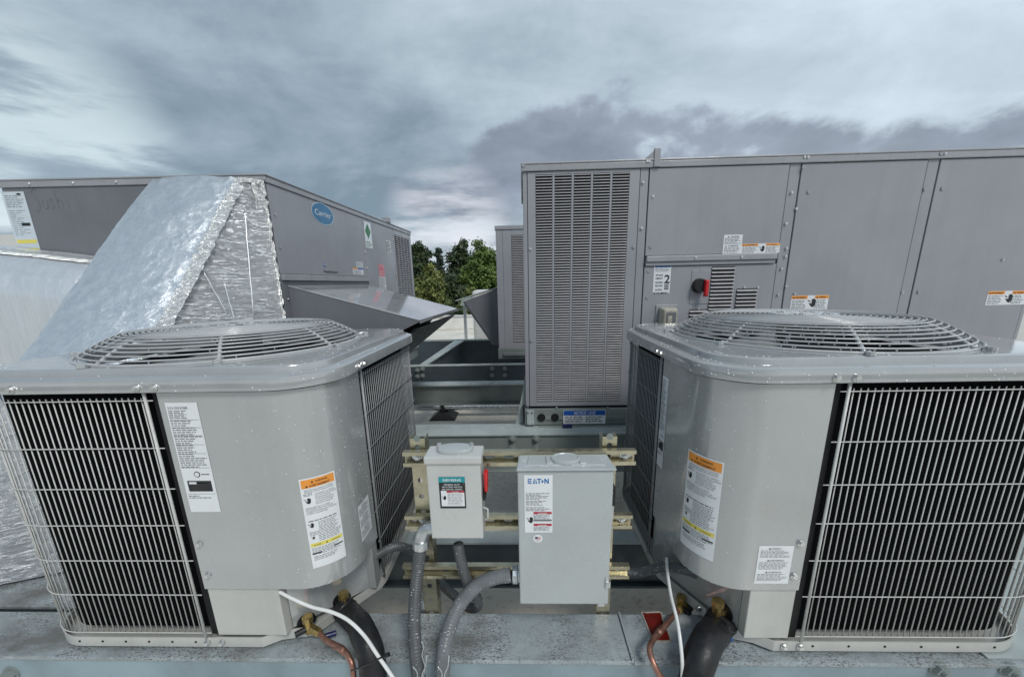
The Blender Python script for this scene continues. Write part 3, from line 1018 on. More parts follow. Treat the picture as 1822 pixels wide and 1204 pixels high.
# louvred panel: frame strips, openings behind tilted slats
LX0, LX1 = xl + .0235, x1a - .0015
cols = [(952.5, 983), (987.5, 1017.5), (1021.5, 1052), (1056, 1086.5), (1090.5, 1120.5)]
cx0 = X_at(952.5, 310); cx1 = X_at(1120.5, 310)
cw = X_at(983, 310) - cx0
pitch_c = (cx1 - cx0 - cw) / 4
zl1 = PY(1000, 310, YR)[2]; zl0 = PY(1000, 714, YR)[2]
lp_ = MB()
lp_.box(LX0, cx0, YR - .004, YR + .0113, ZP, ZT - .0335)
lp_.box(cx1, LX1, YR - .004, YR + .0113, ZP, ZT - .0335)
lp_.box(cx0 + .0002, cx1 - .0002, YR - .004, YR + .0113, zl1, ZT - .0335)
lp_.box(cx0 + .0002, cx1 - .0002, YR - .004, YR + .0113, ZP, zl0)
for k in range(4):
    a = cx0 + cw + k * pitch_c
    lp_.box(a, a + pitch_c - cw, YR - .004, YR + .0113, zl0 + .0002, zl1 - .0002)
lv = part('louvre_panel', lp_, 'rtu', ru)
part('louvre_backing', MB().box(cx0 + .001, cx1 - .001, YR + .0042, YR + .0052, zl0 + .001, zl1 - .001), 'void', lv)
NROW = 88
ph = (zl1 - zl0) / NROW


def slat_mesh(w, ph, d=.0065):
    e = .004
    prof = [(.002, ph * .99, 0), (-.0045, ph * .66, e), (-.0058, ph * .46, e), (-.0048, ph * .42, e), (.003, ph * .80, 0)]
    m = MB()
    L = [(ee * .4, y, z) for y, z, ee in prof]
    R_ = [(w - ee * .4, y, z) for y, z, ee in prof]
    m.loft([L, R_], True, True)
    return m


SL = mesh_of('slat', slat_mesh(cw, ph), 'rtu_slat')
restm = MB()
for r_ in range(NROW):
    z = zl1 - (r_ + 1) * ph
    for k in range(5):
        x = cx0 + k * pitch_c
        if r_ < 60:
            shared('slat', SL, (x, YR, z), lv)
        else:
            s = slat_mesh(cw, ph)
            restm.add([(x + p[0], YR + p[1], z + p[2]) for p in s.v], s.f)
part('lower_slats', restm, 'rtu_slat', lv, kind='stuff')

# small louvres of the control panel
def mini_louvre(px0, px1, py0, py1, n, name='vent_louvre'):
    a = PY(px0, py0, YR - .006); b = PY(px1, py1, YR - .006)
    w = b[0] - a[0]; ph_ = (a[2] - b[2]) / n
    gm = MB().box(a[0] - .004, b[0] + .004, YR - .0068, YR - .0061, b[2] - .004, a[2] + .004)
    o = part(name, gm, 'void', cp)
    for i in range(n):
        z = a[2] - (i + 1) * ph_
        prof = [(0, ph_ * .98), (-.008, ph_ * .62), (-.009, ph_ * .50), (-.0005, ph_ * .46)]
        mm = MB().loft([[(a[0] - .004, YR - .0069 + y, z + q) for y, q in prof], [(b[0] + .004, YR - .0069 + y, z + q) for y, q in prof]], True, True)
        part('slat', mm, 'rtu_slat', o)


mini_louvre(1268, 1297, 476, 560, 13)
mini_louvre(1312, 1340, 515, 560, 7)
mini_louvre(1228, 1254, 552, 590, 6)
# rotary disconnect
hc = PY(1246, 508, YR - .006)
pl_ = MB().box(hc[0] - .045, hc[0] + .045, YR - .0085, YR - .0062, hc[2] - .085, hc[2] + .07)
part('handle_plate', pl_, 'rtu', cp, bevel=.002)
hd = part('disconnect_handle', MB().cyl((hc[0] - .008, YR - .0087, hc[2]), (hc[0] - .008, YR - .04, hc[2]), .034, 20, .030), 'black', cp, smooth=40)
part('grip', MB().hull8([(hc[0] + .000, YR - .0402, hc[2] - .052), (hc[0] + .022, YR - .0402, hc[2] - .052), (hc[0] + .022, YR - .0402, hc[2] + .028), (hc[0] + .000, YR - .0402, hc[2] + .028)], [(hc[0] + .003, YR - .058, hc[2] - .046), (hc[0] + .018, YR - .058, hc[2] - .046), (hc[0] + .018, YR - .058, hc[2] + .024), (hc[0] + .003, YR - .058, hc[2] + .024)]), 'red', hd, bevel=.004)
# weatherproof receptacle cover
oc = PY(1184, 571, YR - .006)
ob = part('outlet_cover', MB().box(oc[0] - .052, oc[0] + .052, YR - .012, YR - .0062, oc[2] - .085, oc[2] + .078), 'rtu', cp, bevel=.003)
part('plastic_bubble', MB().hull8([(oc[0] - .04, YR - .0122, oc[2] - .08), (oc[0] + .043, YR - .0122, oc[2] - .08), (oc[0] + .043, YR - .0122, oc[2] + .07), (oc[0] - .04, YR - .0122, oc[2] + .07)], [(oc[0] - .03, YR - .065, oc[2] - .07), (oc[0] + .035, YR - .065, oc[2] - .07), (oc[0] + .035, YR - .065, oc[2] + .06), (oc[0] - .03, YR - .065, oc[2] + .06)]), 'beige_plastic', ob, bevel=.008)
part('window', MB().box(oc[0] - .018, oc[0] + .026, YR - .0668, YR - .0652, oc[2] - .06, oc[2] + .045), 'rtu_dark', ob)
part('receptacle', MB().box(oc[0] - .012, oc[0] + .008, YR - .0682, YR - .067, oc[2] - .05, oc[2] + .03), 'beige_plastic', ob)
# screws
for x, y in ((931, 296), (1150, 288.5), (1153.5, 288.5), (1143.5, 325), (1141, 406), (1127, 439), (1122, 602), (1428, 281), (1434, 281), (1426, 299), (1407, 343), (1415, 372), (1397, 398), (1398, 442), (1397, 509), (1383, 524), (1437, 342), (1412, 522), (1643, 337), (1674, 336), (1781, 462), (1669, 275), (1676, 275), (1603, 520), (1632, 519), (1157, 439), (1153, 482), (1151, 529), (1161, 350), (944, 443), (1234, 458.5), (1315, 457.5), (1323, 511), (1347, 511), (1241.5, 549), (1247, 481), (1389, 478), (1155, 575), (1203, 574), (990, 724), (1080, 724), (946, 605), (1150, 460), (1396, 456)):
    p = Vector(PY(x, y, YR)); p.y = YR - (.0225 if 450 < y < 462 and 1200 < x < 1340 else .0125 if y < 300 else .0065)
    shared('screw', SCREW_T if (x + y) % 3 == 0 else SCREW, p, ru)
# base rail
zr1, zr0 = PY(1030, 726, YR)[2], PY(1030, 754, YR)[2]
brl = part('base_rail', MB().box(xl - .004, xr, YR - .008, YR + .02, zr0, zr1).box(xl + .06, xr - .01, YR - .014, YR - .0085, zr0 + .028, zr0 + .048).box(xl + .07, xr - .01, YR - .03, YR - .0085, zr0 - .008, zr0 - .001), 'beam_grey', ru, bevel=.002)
part('rail_plate', MB().box(xl + .006, xl + .043, YR - .02, YR - .0085, zr0 + .004, zr1 - .004), 'beam_pale', brl, bevel=.002)
for dx_ in (.014, .034):
    for zq in (zr0 + .012, zr1 - .012):
        shared('screw', SCREW, (xl + dx_, YR - .0205, zq), ru)
for px in (963, 987):
    x = X_at(px, 740)
    part('fork_hole', MB().cyl((x, YR - .0145, (zr0 + zr1) / 2), (x, YR - .0155, (zr0 + zr1) / 2), .021, 20), 'void', brl)
part('rail_end', MB().box(xl - .014, xl - .006, YR - .01, YR + .02, zr0 + .01, zr1 + .018), 'void', brl)
xcl = PY(1009, 757, YR - .02)
part('blue_clip', MB().box(xcl[0] - .024, xcl[0] + .024, YR - .045, YR - .031, xcl[2] - .018, xcl[2] + .016), 'navy', brl, bevel=.003)
part('base_skirt', MB().box(xl + .02, xr - .02, YR + .03, 2.70, ZB, ZP - .0005), 'beam_navy', ru)

# labels of the right rooftop unit
mf, w, h = flat_px(((1002, 754), (1077, 752), (1002, 729.5)), YR - .0152)
L = Label('notice_label', ru, mf, w, h)
L.rect(0.002, h * .62, w - .002, h - .002, 'blue')
L.text('NOTICE / AVIS', w * .5, h * .68, h * .33, 'label', 'C', .01, width=w * .5, shear=.2)
L.lines(w * .04, h * .1, w * .47, h * .56, 3, 'ink', seed=3, word=.02)
L.lines(w * .53, h * .1, w * .96, h * .56, 3, 'ink', seed=4, word=.02)
L.done()
mf, w, h = flat_px(((1161, 522), (1191, 521), (1163, 472)), YR - .006)
L = Label('stack_height_label', cp, mf, w, h)
L.rect(w * .05, h * .92, w * .97, h * .985, 'blue')
L.lines(w * .08, h * .76, w * .94, h * .90, 3, seed=9, word=.012)
L.text('2', w * .80, h * .36, h * .42, 'ink', 'C', .02)
L.rect(w * .66, h * .27, w * .92, h * .31, 'ink'); L.rect(w * .66, h * .20, w * .92, h * .24, 'ink'); L.rect(w * .66, h * .13, w * .92, h * .17, 'ink')
for i, s in enumerate(('STACK', 'HEIGHT', 'HAUTEUR', 'DE PILE', 'ALTURA', 'DE APILAMIENTO')):
    L.text(s, w * .34 if i < 5 else w * .47, h * (.62 - .115 * i - .03 * (i // 2)), h * .085, 'ink', 'C', .015, width=w * (.42 if i < 5 else .86))
L.done()
mf, w, h = flat_px(((1285, 452), (1318, 451), (1286, 418)), YR - .006)
L = Label('caution_label', ru, mf, w, h)
tri(L, w * .2, h * .86, h * .09); L.text('CAUTION', w * .36, h * .86, h * .1, 'ink', 'L', .01)
L.lines(w * .06, h * .5, w * .95, h * .84, 5, seed=11, word=.014)
tri(L, w * .1, h * .38, h * .09); L.text('ATTENTION', w * .26, h * .38, h * .1, 'ink', 'L', .01)
L.lines(w * .06, h * .05, w * .95, h * .34, 4, seed=12, word=.014)
L.done()


def warn_strip(parent, corners, Y, seed):
    mf, w, h = flat_px(corners, Y)
    L = Label('warning_label', parent, mf, w, h)
    L.rect(0.001, h * .76, w * .43, h - .001, 'orange'); L.rect(w * .63, h * .76, w - .001, h - .001, 'orange')
    tri(L, w * .03, h * .8, h * .14); L.text('AVERTISSEMENT', w * .09, h * .81, h * .13, 'ink', 'L', .01, width=w * .3)
    tri(L, w * .66, h * .8, h * .14); L.text('WARNING', w * .73, h * .81, h * .13, 'ink', 'L', .01, width=w * .18)
    L.lines(w * .03, h * .06, w * .42, h * .7, 6, seed=seed, word=.014)
    L.lines(w * .64, h * .06, w * .97, h * .7, 6, seed=seed + 1, word=.014)
    icon(L, w * .48, h * .15, h * .62)
    L.done()


warn_strip(ru, ((1318, 451.5), (1386, 449.5), (1318, 434)), YR - .006, 31)
warn_strip(ru, ((1405, 551), (1471, 549.5), (1407, 526)), YR - .005, 41)
warn_strip(ru, ((1752, 543), (1821, 541), (1755, 518)), YR - .005, 51)
warn_strip(ru, ((1404, 572), (1452, 571.5), (1404, 558)), YR - .005, 61)

# ================================================================== LEFT ROOFTOP UNIT
KX, KY, KS = -1.198, 1.933, .0474


def side_x(Y):
    return KX + KS * (Y - KY)


def SPt(Y, z, out=0.0):
    return (side_x(Y) + out, Y - out * KS, z)


lu = thing('rooftop_unit', 'large grey rooftop air handler on the left with oval badge and rain hood', 'rooftop unit', (-1.8, 2.9, ZB))
YE = 3.98
lf0 = (-2.43, 1.895)
core = [(lf0[0] + .004, lf0[1] + .012), (KX - .012, KY + .012), (side_x(YE) - .012, YE - .006), (lf0[0] + .1, YE - .1)]
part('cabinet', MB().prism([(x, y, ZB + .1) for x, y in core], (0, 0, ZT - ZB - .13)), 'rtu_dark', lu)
part('base_rail', MB().prism([(x, y, ZB) for x, y in core], (0, 0, .0995)), 'beam_grey', lu)
topc = [(lf0[0] - .01, lf0[1] - .012), (KX + .014, KY - .014), (side_x(YE) + .014, YE + .01), (lf0[0] + .1, YE)]
part('top_cover', MB().prism([(x, y, ZT - .004) for x, y in topc], (0, 0, .008)), 'rtu_trim', lu, bevel=.003)
# front skin and edge strip
fe = Vector((KX - lf0[0], KY - lf0[1], 0)).normalized(); fn = Vector((fe.y, -fe.x, 0))


def FPt(s, z, out=0.0):
    """point on the front face, s metres from its far left edge"""
    p = Vector((lf0[0], lf0[1], z)) + fe * s + fn * out
    return tuple(p)


FW = (Vector((KX, KY)) - Vector(lf0)).length


def front_box(s0, s1, z0, z1, o0, o1):
    return MB().hull8([FPt(s0, z0, o1), FPt(s1, z0, o1), FPt(s1, z0, o0), FPt(s0, z0, o0)], [FPt(s0, z1, o1), FPt(s1, z1, o1), FPt(s1, z1, o0), FPt(s0, z1, o0)])


part('front_panel', front_box(0, FW, ZB + .1005, ZT - .033, -.0115, .004), 'rtu_dark', lu, bevel=.002)  # shaded look put into the colour: darker grey than the side panels
part('top_strip', front_box(-.004, FW + .008, ZT - .032, ZT - .0045, -.0115, .010), 'rtu_trim', lu, bevel=.003)


def side_box(y0, y1, z0, z1, o0, o1):
    return MB().hull8([SPt(y0, z0, o0), SPt(y0, z0, o1), SPt(y1, z0, o1), SPt(y1, z0, o0)], [SPt(y0, z1, o0), SPt(y0, z1, o1), SPt(y1, z1, o1), SPt(y1, z1, o0)])


ys1, ys2 = 2.925, 3.505
part('top_strip', side_box(KY + .002, YE, ZT - .032, ZT - .0045, -.0115, .010), 'rtu_trim', lu, bevel=.003)
part('side_panel', side_box(KY + .004, ys1 - .002, .075, ZT - .034, -.0115, .004), 'rtu', lu, bevel=.002)
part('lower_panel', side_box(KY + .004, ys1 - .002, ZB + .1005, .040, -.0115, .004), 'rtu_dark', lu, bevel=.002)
part('panel_rail', side_box(KY + .004, ys1 - .004, .042, .073, -.0115, .016), 'rtu_trim', lu, bevel=.003)
part('side_panel', side_box(ys1 + .002, ys2 - .002, ZB + .1005, ZT - .034, -.0115, .004), 'rtu', lu, bevel=.002)
yl0, yl1 = ys2 + .03, YE - .05
lpn = MB()
for a, b in ((ys2 + .002, yl0), (yl1, YE - .004)):
    q = side_box(a, b, ZB + .1005, ZT - .034, -.0115, .004); lpn.add(q.v, q.f)
for a, b in ((ZT - .075, ZT - .034), (ZB + .1005, ZB + .16)):
    q = side_box(yl0 + .0003, yl1 - .0003, a, b, -.0115, .004); lpn.add(q.v, q.f)
lvp = part('louvre_panel', lpn, 'rtu', lu)
part('louvre_backing', side_box(yl0, yl1, ZB + .161, ZT - .076, -.011, -.010), 'void', lvp)
slm = MB()
cwl = (yl1 - yl0) / 5
for k in range(5):
    for r_ in range(60):
        ph_ = (ZT - .076 - ZB - .161) / 60
        z = ZT - .076 - (r_ + 1) * ph_
        a, b = yl0 + k * cwl + .006, yl0 + (k + 1) * cwl - .006
        prof = [(-.003, ph_ * .98), (.006, ph_ * .5), (.007, ph_ * .30), (.0055, ph_ * .24), (-.004, ph_ * .7)]
        slm.loft([[SPt(a, z + q, o_) for o_, q in prof], [SPt(b, z + q, o_) for o_, q in prof]], True, True)
    if k < 4:
        q = side_box(yl0 + (k + 1) * cwl - .006, yl0 + (k + 1) * cwl + .006, ZB + .161, ZT - .076, -.009, .004); slm.add(q.v, q.f)
part('louvre_slats', slm, 'rtu_slat', lvp, kind='stuff')
bk = Vector(SPt(3.42, ZT + .004, .0))
part('lifting_bracket', MB().box(bk.x - .03, bk.x + .02, bk.y - .05, bk.y + .03, ZT + .0045, ZT + .042), 'rtu_trim', lu, bevel=.002)

# rain hood on the side
hy0, hy1 = 1.975, 2.90
xo = -.53
hz_t, hz_o = .018, -.168
A0, A1 = SPt(hy0, hz_t, .0045), SPt(hy1, hz_t, .0045)
O0, O1 = (xo, hy0, hz_o), (xo + .04, hy1, hz_o)
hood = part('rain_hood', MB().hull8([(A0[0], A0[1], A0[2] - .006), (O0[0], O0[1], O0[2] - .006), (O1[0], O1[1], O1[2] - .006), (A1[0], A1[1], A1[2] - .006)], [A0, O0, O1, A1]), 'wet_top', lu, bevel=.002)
i0, i1 = (xo - .155, hy0 + .002, -.24), (xo - .115, hy1 - .002, -.24)
zlo = -.60
for yy, nm in ((hy0 + .0015, 'hood_side'), (hy1 - .012, 'hood_side')):
    poly = [(SPt(yy, 0, .005)[0], yy, hz_t - .008), (xo + .002, yy, hz_o - .008), (xo - .15, yy, -.245), (SPt(yy, 0, .005)[0] + .12, yy, zlo), (SPt(yy, 0, .005)[0], yy, zlo)]
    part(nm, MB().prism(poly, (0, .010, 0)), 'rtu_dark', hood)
part('hood_lip', MB().hull8([(xo - .001, hy0 - .003, hz_o - .020), (xo + .052, hy0 + .10, hz_o + .002), (xo + .088, hy1 + .01, hz_o + .002), (xo + .04, hy1, hz_o - .02)], [(xo + .001, hy0 - .003, hz_o - .007), (xo + .054, hy0 + .10, hz_o + .008), (xo + .090, hy1 + .01, hz_o + .008), (xo + .042, hy1, hz_o - .007)]), 'rtu_trim', hood)
part('hood_filter', MB().hull8([(-1.06, hy0 + .02, zlo + .01), (-1.04, hy0 + .02, zlo + .01), (-1.0, hy1 - .02, zlo + .01), (-1.02, hy1 - .02, zlo + .01)], [(xo - .03, hy0 + .02, -.21), (xo - .01, hy0 + .02, -.21), (xo + .03, hy1 - .02, -.21), (xo + .01, hy1 - .02, -.21)]), 'black', hood)
part('filter_rail', MB().tube([(xo - .022, hy0 + .30, -.205), (-1.03, hy0 + .30, zlo + .02)], .014, 6), 'rtu_dark', hood)

for y_, z in ((1.96, .35), (1.96, .2), (1.96, -.05), (2.6, .058), (2.2, .058), (2.915, .4), (2.915, .25), (2.915, .14), (2.94, .45), (3.5, .4), (3.5, .1)):
    shared('screw', SCREW, SPt(y_, z, .006), lu, (0, 0, PI / 2))
for px in (55, 130, 205, 466):
    p = PY(px, 321, 1.9); s = (p[0] - lf0[0])
    shared('screw', SCREW, FPt(s, ZT - .018, .0105), lu)


# labels on the left unit
def side_map(Y0, z0):
    return lambda x, y, off: Vector(SPt(Y0 + x, z0 + y, .0045 + off))


def side_px(x, y):
    d = ray(x, y)
    # intersect with the side plane X = KX + KS (Y-KY)
    t = (KX - KS * KY) / (d[0] - KS * d[1])
    return d * t


def side_label(name, bl, br, tl, **kw):
    a, b, c = side_px(*bl), side_px(*br), side_px(*tl)
    w, h = b[1] - a[1], c[2] - a[2]
    return Label(name, lu, side_map(a[1], a[2]), w, h, **kw), w, h


c = side_px(573, 381); e = side_px(592, 386); tp = side_px(573, 362)
bw, bh = (e[1] - c[1]), (tp[2] - c[2]) * 1.0
L = Label('oval_badge', lu, side_map(c[1] - bw, c[2] - bh), 2 * bw, 2 * bh, back=False, mat='badge')
L.disc(bw, bh, bw, bh, 'label_blue', 1, 48)
L.disc(bw, bh, bw * .95, bh * .93, 'badge', 2, 48)
L.text('Carrier', bw, bh * .78, bh * .72, 'label', 'C', .0, level=4, width=bw * 1.42)
L.done()
L, w, h = side_label('refrigerant_label', (650, 440), (662, 440), (645, 393))
L.poly([(w * .5, h * .35), (w * .9, h * .65), (w * .5, h * .95), (w * .1, h * .65)], 'green')
L.lines(w * .1, h * .03, w * .9, h * .26, 3, 'green', seed=2, word=.05)
L.done()
L, w, h = side_label('notice_label', (688, 449), (695, 450), (688, 428))
L.lines(w * .05, h * .05, w * .95, h * .95, 8, 'ink', seed=5, word=.03, fill=.55)
L.done()
L, w, h = side_label('pink_tag', (674, 492), (684, 493), (673, 470), mat='pink')
L.lines(w * .2, h * .5, w * .8, h * .8, 2, 'red_ink', seed=6, word=.03)
L.done()
L, w, h = side_label('notice_label', (675, 516), (687, 516), (674, 492.5))
L.lines(w * .05, h * .05, w * .95, h * .95, 6, 'ink_grey', seed=7, word=.03, fill=.5)
L.done()
L, w, h = side_label('caution_label', (627, 488), (646, 489), (627, 476))
L.rect(0, h * .8, w * .5, h, 'orange'); L.rect(w * .5, h * .8, w, h, 'blue')
L.lines(w * .05, h * .05, w * .95, h * .7, 5, seed=8, word=.03)
L.done()
L, w, h = side_label('caution_label', (633, 476), (645, 477), (632, 465))
L.lines(w * .05, h * .05, w * .95, h * .95, 6, seed=8, word=.03)
L.done()
L, w, h = side_label('model_emblem', (575, 487), (600, 487), (575, 466), back=False, mat='ink')
L.text('WeatherExpert', 0, h * .1, h * .30, 'ink', 'L', .01, width=w)
L.disc(w * .12, h * .78, w * .05, h * .22, 'blue', 1)
L.disc(w * .12, h * .80, w * .025, h * .12, 'label', 2)
L.done()
# data plate and marker lettering on the front


def front_px(x, y):
    d = ray(x, y); n = np.array((fn.x, fn.y, 0)); p0 = np.array((lf0[0], lf0[1], 0))
    p = d * (n @ p0) / (n @ d)
    return (Vector((p[0] - lf0[0], p[1] - lf0[1], 0)).dot(fe), p[2])


a = front_px(38, 453); b = front_px(77, 453); c = front_px(4, 342)
w, h = b[0] - a[0], c[1] - a[1]
L = Label('wiring_data_plate', lu, lambda x, y, off: Vector(FPt(a[0] + x, a[1] + y, .0045 + off)), w, h, mat='label_blue')
L.lines(w * .1, h * .75, w * .9, h * .95, 7, 'ink_grey', seed=71, word=.02, fill=.3)
L.lines(w * .1, h * .30, w * .9, h * .72, 14, 'ink_grey', seed=72, word=.03, fill=.2, ragged=.7)
L.rect(w * .5, h * .46, w * .88, h * .51, 'ink')
L.rect(w * .05, h * .18, w * .95, h * .24, 'yellow'); L.rect(w * .05, h * .04, w * .95, h * .10, 'yellow')
L.disc(w * .75, h * .96, w * .1, h * .015, 'ink')
L.done()
a2 = front_px(62, 362); b2_ = front_px(130, 362)
L = Label('marker_writing', lu, lambda x, y, off: Vector(FPt(a2[0] + x, a2[1] + y, .0042 + off)), 1, 1, back=False, mat='ink')
sw_, sh_ = b2_[0] - a2[0], 0.075
strokes = {  # handwriting as pen strokes in a 0..1 box
    'S': [(.17, .95), (.08, 1.0), (.02, .85), (.06, .65), (.14, .45), (.13, .15), (.05, .0), (-.03, .12)],
    'u': [(.24, .55), (.23, .25), (.28, .12), (.34, .2), (.37, .5), (.37, .12)],
    's': [(.53, .5), (.46, .55), (.44, .42), (.50, .3), (.50, .15), (.43, .10)],
    'h': [(.62, 1.0), (.62, .1), (.63, .4), (.70, .52), (.75, .4), (.75, .08)],
    'i': [(.90, .55), (.90, .1)], 'dot': [(.895, .80), (.905, .78)]}
mk = MB()
for st in strokes.values():
    pts = smooth_path([FPt(a2[0] + x * sw_, a2[1] - sh_ * .5 + y * sh_ * 1.3, .0046) for x, y in st], 6)
    mk.tube(pts, .0009, 5)
part('lettering', mk, 'ink_grey', L.sheet)
# ================================================================== REAR ROOFTOP UNIT
Y2 = 3.76
bu = thing('rooftop_unit', 'narrow visible rear rooftop unit with louvres and a dark rain hood', 'rooftop unit', (.6, 4.4, ZB))
part('cabinet', MB().box(-.236, 2.0, Y2 + .012, 5.0, ZB + .1, ZT - .033), 'rtu', bu)
part('top_cover', MB().box(-.25, 2.01, Y2 - .012, 5.01, ZT - .032, ZT + .004), 'rtu_trim', bu, bevel=.004)
part('base_rail', MB().box(-.25, 2.0, Y2 - .012, 4.98, ZB, ZB + .0995).box(-.2, 2.0, Y2 - .03, Y2 - .0125, ZB + .03, ZB + .06), 'beam_grey', bu, bevel=.003)
part('corner_post', MB().box(-.242, -.18, Y2 - .004, Y2 + .0115, ZB + .1005, ZT - .0335), 'rtu', bu, bevel=.002)
lv2 = part('louvre_panel', MB().box(-.178, -.10, Y2 - .004, Y2 + .0115, ZB + .1005, ZT - .0335).box(-.0995, .3, Y2 - .004, Y2 + .0115, ZT - .08, ZT - .0335).box(-.0995, .3, Y2 - .004, Y2 + .0115, ZB + .1005, ZB + .16).box(.008, .022, Y2 - .004, Y2 + .0115, ZB + .1605, ZT - .0805), 'rtu', bu)
part('louvre_backing', MB().box(-.099, .3, Y2 + .008, Y2 + .009, ZB + .161, ZT - .081), 'void', lv2)
sm = MB()
n2 = 64
ph_ = (ZT - .081 - ZB - .161) / n2
for r_ in range(n2):
    z = ZT - .081 - (r_ + 1) * ph_
    for a, b in ((-.099, .0075), (.0225, .13)):
        s = slat_mesh(b - a, ph_)
        sm.add([(a + p[0], Y2 + p[1], z + p[2]) for p in s.v], s.f)
part('louvre_slats', sm, 'rtu_slat', lv2, kind='stuff')
for z in (.05, -.35):
    shared('screw', SCREW, (-.21, Y2 - .0045, z), bu)
hp = [PY(x, y, Y2 + .25) for x, y in ((886, 513), (826, 534), (872, 604), (890, 604))]
hx1 = -.238
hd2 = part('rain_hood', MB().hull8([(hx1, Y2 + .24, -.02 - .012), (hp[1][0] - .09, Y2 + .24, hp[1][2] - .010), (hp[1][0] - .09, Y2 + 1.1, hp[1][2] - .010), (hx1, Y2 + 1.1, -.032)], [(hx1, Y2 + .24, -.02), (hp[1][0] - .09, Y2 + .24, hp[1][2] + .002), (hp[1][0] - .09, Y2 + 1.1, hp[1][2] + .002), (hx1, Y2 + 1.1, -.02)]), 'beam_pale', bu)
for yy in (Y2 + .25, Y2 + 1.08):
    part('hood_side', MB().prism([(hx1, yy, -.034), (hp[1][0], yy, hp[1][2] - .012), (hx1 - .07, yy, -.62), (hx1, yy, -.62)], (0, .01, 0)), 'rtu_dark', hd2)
part('hood_filter', MB().hull8([(hp[1][0] - .02, Y2 + .27, hp[1][2] - .02), (hp[1][0], Y2 + .27, hp[1][2] - .02), (hp[1][0], Y2 + 1.07, hp[1][2] - .02), (hp[1][0] - .02, Y2 + 1.07, hp[1][2] - .02)][::1], [(hx1 - .09, Y2 + .27, -.62), (hx1 - .075, Y2 + .27, -.62), (hx1 - .075, Y2 + 1.07, -.62), (hx1 - .09, Y2 + 1.07, -.62)]), 'rtu_trim', hd2)
# wrapped duct and curb beyond it
p0 = PY(842, 516, 6.4)
wd = thing('wrapped_duct', 'white wrapped duct rising behind the rear rain hood', 'duct', (p0[0] + .3, 6.5, ZROOF))
part('wrap', MB().box(p0[0], p0[0] + .75, 6.2, 6.9, -1.15, p0[2]), 'membrane', wd, bevel=.05)
for k in (0.08, .62):
    part('leg', MB().box(p0[0] + k, p0[0] + k + .07, 6.25, 6.32, ZROOF + .002, -1.1505), 'galv', wd)
p1 = PY(818, 530, 8.2)
hd3 = thing('vent_hood', 'small grey vent hood peeking out left of the wrapped duct', 'vent', (p1[0], 8.3, ZROOF))
part('hood', MB().hull8([(p1[0], 8.2, p1[2] - .16), (p1[0] + .7, 8.2, p1[2] - .12), (p1[0] + .7, 8.9, p1[2] - .12), (p1[0], 8.9, p1[2] - .16)], [(p1[0] + .05, 8.25, p1[2] - .02), (p1[0] + .7, 8.25, p1[2] + .05), (p1[0] + .7, 8.9, p1[2] + .05), (p1[0] + .05, 8.9, p1[2] - .02)]), 'beam_grey', hd3)
part('post', MB().box(p1[0] + .03, p1[0] + .09, 8.4, 8.46, ZROOF + .002, p1[2] - .161), 'galv', hd3)
part('body', MB().box(p1[0] + .35, p1[0] + .69, 8.4, 8.85, ZROOF + .002, p1[2] - .161), 'membrane', hd3)

# ================================================================== FOIL WRAPPED DUCTS
wdg = thing('foil_wrapped_hood', 'big sloping hood wrapped in crumpled silver foil in front of the left rooftop unit', 'insulated duct', (-1.6, 1.6, -.93))
LC = [PX(272, 318, -1.712), PX(200, 410, -1.745), PX(145, 492, -1.78), PX(40, 635, -1.85), (-1.865, 1.235, -.37), (-1.84, 1.12, -.60), (-1.80, 1.0, -.925)]
RC = [PX(430, 316, -1.297), PX(398, 372, -1.317), PX(345, 480, -1.355), PX(290, 580, -1.40), (-1.425, 1.355, -.285), (-1.45, 1.24, -.50), (-1.47, 1.14, -.925)]
BC = [(-1.206, 1.918, .492), (-1.206, 1.918, .33), (-1.206, 1.918, .08), (-1.206, 1.918, -.16), (-1.215, 1.91, -.32), (-1.23, 1.9, -.55), (-1.23, 1.9, -.925)]


def curve(C, t):
    k = t * (len(C) - 1)
    i = min(int(k), len(C) - 2)
    return Vector(C[i]).lerp(Vector(C[i + 1]), k - i)


def ruled(C0, C1, nu, nv, amp, freq, seed, nrm, sag=0.0, fx=1.0, fz=1.0):
    m = MB(); uv = []
    nrm = Vector(nrm).normalized()

    def f(a, b):
        p = curve(C0, 1 - b).lerp(curve(C1, 1 - b), a)
        q = Vector((p.x * fx, p.y * fx, p.z * fz)) * freq + Vector((seed, 0, 0))
        d = amp * (mnoise.fractal(q, .6, 2.0, 4) + 0.7 * (1 - abs(mnoise.noise(q * 1.7)) * 2))
        edge = min(a, 1 - a, 0.12) / 0.12
        d += sag * math.sin(PI * a) * edge
        return p + nrm * d
    m.grid(f, nu, nv)
    for j in range(nv + 1):
        for i in range(nu + 1):
            uv.append((i / nu, j / nv * 2.0))
    return m, uv


m, uv = ruled(LC[:5], RC[:5], 80, 140, .0028, 6.5, 1.0, (0, -.75, .66), sag=.012)
part('sloping_jacket', m, 'foil', wdg, smooth=True, uv=uv, recalc=False)
m, uv = ruled(LC[4:], RC[4:], 50, 60, .0040, 6.5, 1.0, (0, -.95, .3), sag=.012, fz=3.0)
part('lower_jacket', m, 'foil_side', wdg, smooth=True, uv=uv, recalc=False)
m, uv = ruled(RC, BC, 60, 150, .0035, 7.0, 4.0, (.95, -.35, 0), fz=6.0)
part('side_jacket', m, 'foil_side', wdg, smooth=True, uv=uv, recalc=False)
m, uv = ruled([(x, y + .01, z) for x, y, z in LC[::1]], [(-1.715, 1.91, .5), (-1.74, 1.905, .3), (-1.77, 1.9, .1), (-1.80, 1.9, -.16), (-1.8, 1.9, -.37), (-1.8, 1.9, -.6), (-1.8, 1.9, -.925)], 12, 40, .002, 7, 2.0, (-1, 0, 0))
